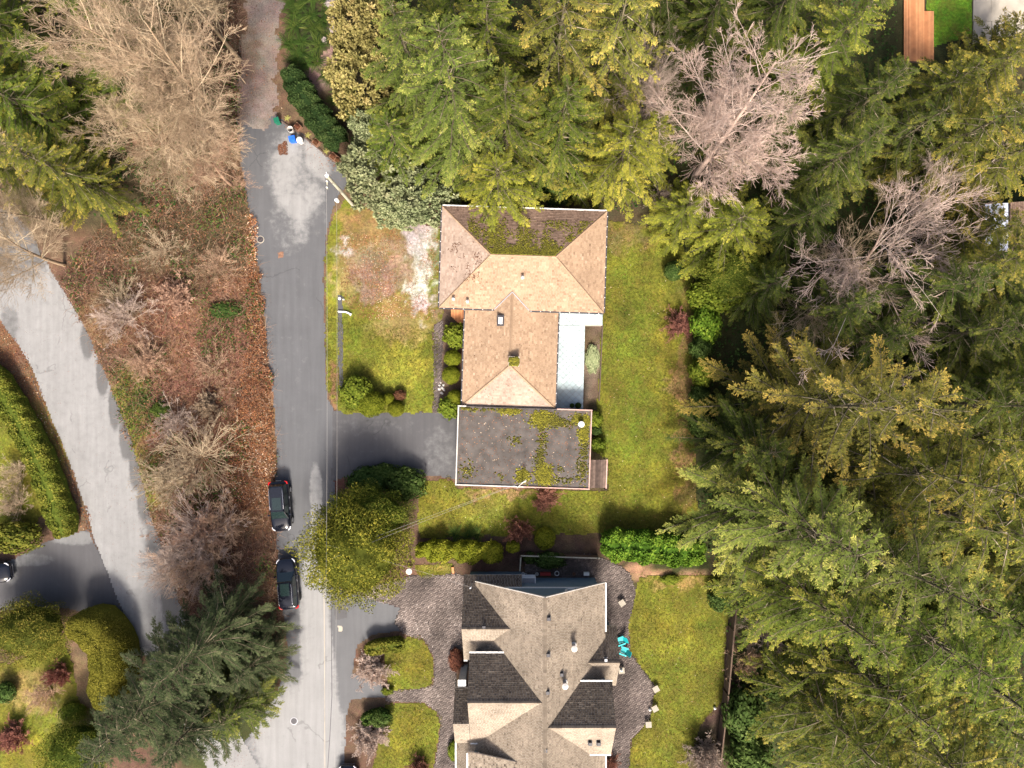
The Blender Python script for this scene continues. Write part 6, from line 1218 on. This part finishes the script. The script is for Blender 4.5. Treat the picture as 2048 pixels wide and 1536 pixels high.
# stand-ins added for a removed pole on the front lawn: strip, pipe, capped post
st = sheet('pole_stand_in_strip', [[(676, 592), (685, 592), (686, 700), (686, 790), (678, 790), (677, 700)]], M['asphalt_drive'], .1, .05, .04, .6, tintf=lambda X, Y: X*0)
pp = tag(empty('lamp_arm_stand_in', W(688, 625)), 'white bent pipe standing in for the lamp arm of a removed pole', 'pipe'); a = W(677, 623)+zz*.15; b = W(692, 624)+zz*.15; c_ = W(702, 629)+zz*.13; mb = MB(); mb.tube([a, (a+b)/2, b, (b+c_)/2+Vector((0, .04, 0)), c_], .085, 10); mb.build('stand_in_pipe_run', M['white'], pp); mb = MB(); mb.tube([c_-Vector((.06, -.03, 0)), c_+Vector((.06, -.03, 0))], .12, 10); mb.build('socket', M['white'], pp)
mp = tag(empty('pole_top_stand_in', W(683, 599)), 'short white-capped post standing in for the top of a removed pole', 'post'); mb = MB(); mb.tube([(0, 0, 0), (0, 0, .7)], .05, 8); mb.build('post', M['darkmetal'], mp, world=False); mb = MB(); mb.lathe((0, 0, .68), [(.14, 0), (.14, .08), (.05, .12)], 10); mb.build('cap', M['white'], mp, world=False); mb = MB(); mb.box((.22, -.02, .1), (.18, .12, .2)); mb.build('foot', M['offwhite'], mp, world=False)
# potted plants on the patio
for (x, y, r_), lab in (((1144, 811, .22), 'smaller dark potted plant at the south end of the tiled patio'), ((1156, 811, .3), 'larger dark potted plant at the south end of the tiled patio')):
    p = W(x, y, 1.5); rt = tag(empty('potted_plant', (p.x, p.y, 1.1)), lab, 'plant'); mb = MB(); mb.lathe((0, 0, 0), [(r_*.6, 0), (r_*.85, .35), (r_*.9, .4)], 14); mb.build('pot', M['darkmetal'], rt, world=False); o = put(rt, ROUND[0], M['bushdark'], (r_, r_, r_*.9), 'foliage'); o.location = (0, 0, .3)
# fences: every board its own piece
def fence(a, b, h, label, bw_=.15, rail=True, m='fencewood'):
    a, b = W(*a), W(*b); d_ = b-a; L_ = d_.length; rz = math.atan2(d_.y, d_.x); rt = tag(empty('fence', a, rz), label, 'fence'); n = int(L_/bw_); mb = MB(); mb.box((0, 0, h/2), (bw_-.015, .025, h)); me = mb.mesh('board')
    for i in range(n): o = link('board', me, M[m], rt); o.location = ((i+.5)*bw_, .035, rp_.uniform(-.015, .015))
    for z in (.3, h-.2): mb = MB(); mb.box((L_/2, 0, z), (L_, .04, .09)); mb.build('rail', M[m], rt, world=False)
    for i in range(int(L_/2.4)+1): mb = MB(); mb.box((min(L_, i*2.4), -.05, h/2+.05), (.1, .1, h+.1)); mb.build('post', M[m], rt, world=False)
    mb = MB(); mb.box((L_/2, .02, h+.035), (L_, .12, .035)); mb.build('cap_rail', M['polewood'] if not rail else M[m], rt, world=False)
fence((1041, 1106), (1197, 1111), 1.1, 'thin pale-capped wooden fence between the clipped ball and the dark shrub', rail=False)
fence((1041, 1108), (1039, 1136), 1.1, 'short return of fence toward the blue wall', rail=False)
fence((1462, 1200), (1446, 1375), 1.6, 'dark brown board fence along the right side of the lower lawn'); fence((1446, 1377), (1432, 1500), 1.6, 'lower run of dark brown fence beside the glossy laurels')
# teal garden chairs
def chair(c, rz, label):
    p = W(c[0], c[1], .4); rt = tag(empty('garden_chair', (p.x, p.y, .04), rz), label, 'chair', 'teal garden chairs')
    for i in range(5): mb = MB(); mb.box((-.2+i*.1, .02, .36-.02*0), (.085, .5, .022), tilt=Matrix.Rotation(R(8), 3, 'X')); mb.build('seat_slat', M['teal'], rt, world=False)
    for i in range(5): mb = MB(); mb.box((-.22+i*.11, .45, .68), (.095, .03, .78-.05*abs(i-2)), tilt=Matrix.Rotation(R(-28), 3, 'X')); mb.build('back_slat', M['teal'], rt, world=False)
    for s in (-1, 1):
        mb = MB(); mb.box((s*.34, 0, .58), (.13, .75, .025)); mb.build('arm', M['teal'], rt, world=False)
        for y in (-.3, .3): mb = MB(); mb.box((s*.32, y, .285), (.06, .07, .565)); mb.build('leg', M['teal'], rt, world=False)
    return rt
chair((1241, 1281), R(-70), 'teal slatted garden chair half under the eave, the upper one'); chair((1247, 1301), R(-110), 'teal slatted garden chair beside the grey house, the lower one')
# square stools and lantern
for (x, y, a), lab in (((1244, 1206, .6), 'square pale stool alone on the upper patio'), ((1312, 1378, .5), 'square pale stool at the lawn edge, top of three'), ((1310, 1417, .5), 'square pale stool at the lawn edge, middle of three'), ((1297, 1449, .05), 'square pale stool at the lawn edge, lowest of three'), ((1243, 1341, .1), 'square grey stool with a white lantern on it, by the east gable')):
    p = W(x, y, .4); rt = tag(empty('stool', (p.x, p.y, .035), a), lab, 'stool'); mb = MB()
    for i in range(4): mb.box((-.21+i*.14, 0, .42), (.13, .56, .035))
    mb.build('seat', M['concrete'], rt, world=False)
    for s in (-1, 1):
        for t_ in (-1, 1): mb = MB(); mb.box((s*.22, t_*.22, .2), (.06, .06, .4)); mb.build('leg', M['concrete'], rt, world=False)
def lantern(c, z, label): p = W(c[0], c[1], z+.2); rt = tag(empty('lantern', (p.x, p.y, z)), label, 'lantern'); mb = MB(); mb.lathe((0, 0, 0), [(.10, 0), (.12, .05), (.12, .22), (.04, .3)], 12); mb.build('globe', M['white'], rt, world=False); mb = MB(); mb.lathe((0, 0, .28), [(.05, 0), (.03, .06)], 8); mb.build('cap', M['greymetal'], rt, world=False)
lantern((1243, 1341), .475, 'white lantern standing on the grey stool'); lantern((1300, 1420), .035, 'small white lantern on the paving left of the middle stool'); lantern((1430, 1417), .03, 'small white lamp at the right edge of the lower lawn')
# round table top by the cypress, timber offcut
p = W(818, 1143, .5); rt = tag(empty('garden_table', (p.x, p.y, .02)), 'round pale garden table beside the big cypress', 'table'); mb = MB(); mb.lathe((0, 0, .5), [(.28, 0), (.29, .03), (.26, .045)], 20); mb.build('top', M['offwhite'], rt, world=False); mb = MB(); mb.lathe((0, 0, 0), [(.16, 0), (.06, .05), (.05, .5)], 12); mb.build('pedestal', M['greymetal'], rt, world=False); mb = MB(); mb.box((0, 0, .55), (.3, .05, .01), .4); mb.box((0, 0, .553), (.05, .3, .01), .4); mb.build('pattern', M['greymetal'], rt, world=False)
p = W(906, 1140); rt = tag(empty('stepping_board', (p.x, p.y, .03), .1), 'short pale timber piece at the end of the lumpy hedge', 'timber'); mb = MB(); mb.box((0, 0, .06), (.22, .6, .12)); mb.build('timber', M['deckwood'], rt, world=False)
# odds and ends along the blue wall
for (x, y, m, kind), lab in (((1046, 1160, 'white', 'can'), 'white watering can left of the boxed window'), ((1074, 1151, 'offwhite', 'tub'), 'white tub right of the boxed window'), ((1086, 1149, 'redpl', 'box'), 'red box against the blue wall'), ((1096, 1150, 'redpl', 'box'), 'longer red box against the blue wall, right of the first'), ((1114, 1151, 'white', 'ring'), 'white coiled hose by the blue wall'), ((1173, 1151, 'white', 'box'), 'white box at the right end of the blue wall'), ((1148, 1150, 'terracotta', 'tub'), 'terracotta pot by the blue wall')):
    p = W(x, y-1, .3); p.y = min(p.y, 0); rt = tag(empty({'can': 'watering_can', 'tub': 'plant_tub', 'box': 'storage_box', 'ring': 'hose_coil'}[kind], (p.x, max(p.y, wn+.45), .02)), lab, {'can': 'watering can', 'tub': 'tub', 'box': 'box', 'ring': 'hose'}[kind]); mb = MB()
    if kind == 'box': mb.box((0, 0, .16), (.5, .28, .3)); mb.build('box', M[m], rt, world=False); mb = MB(); mb.box((0, 0, .33), (.54, .32, .05), taper=.95); mb.build('lid', M[m], rt, world=False)
    elif kind == 'ring':
        mb.tube([(.2*math.cos(i*.5), .2*math.sin(i*.5), .04+.006*i) for i in range(26)], .03, 6); mb.build('coil', M[m], rt, world=False)
    else:
        mb.lathe((0, 0, 0), [(.11, 0), (.15, .28), (.17, .3), (.14, .3), (.1, .06)], 14); mb.build('pot', M[m], rt, world=False)
        if kind == 'can': mb = MB(); mb.tube([(.12, 0, .1), (.3, 0, .28), (.36, 0, .3)], [.03, .02, .035], 6); mb.build('spout', M[m], rt, world=False); mb = MB(); mb.tube([(-.14, 0, .25), (-.26, 0, .2), (-.13, 0, .08)], .018, 6); mb.build('handle', M[m], rt, world=False)
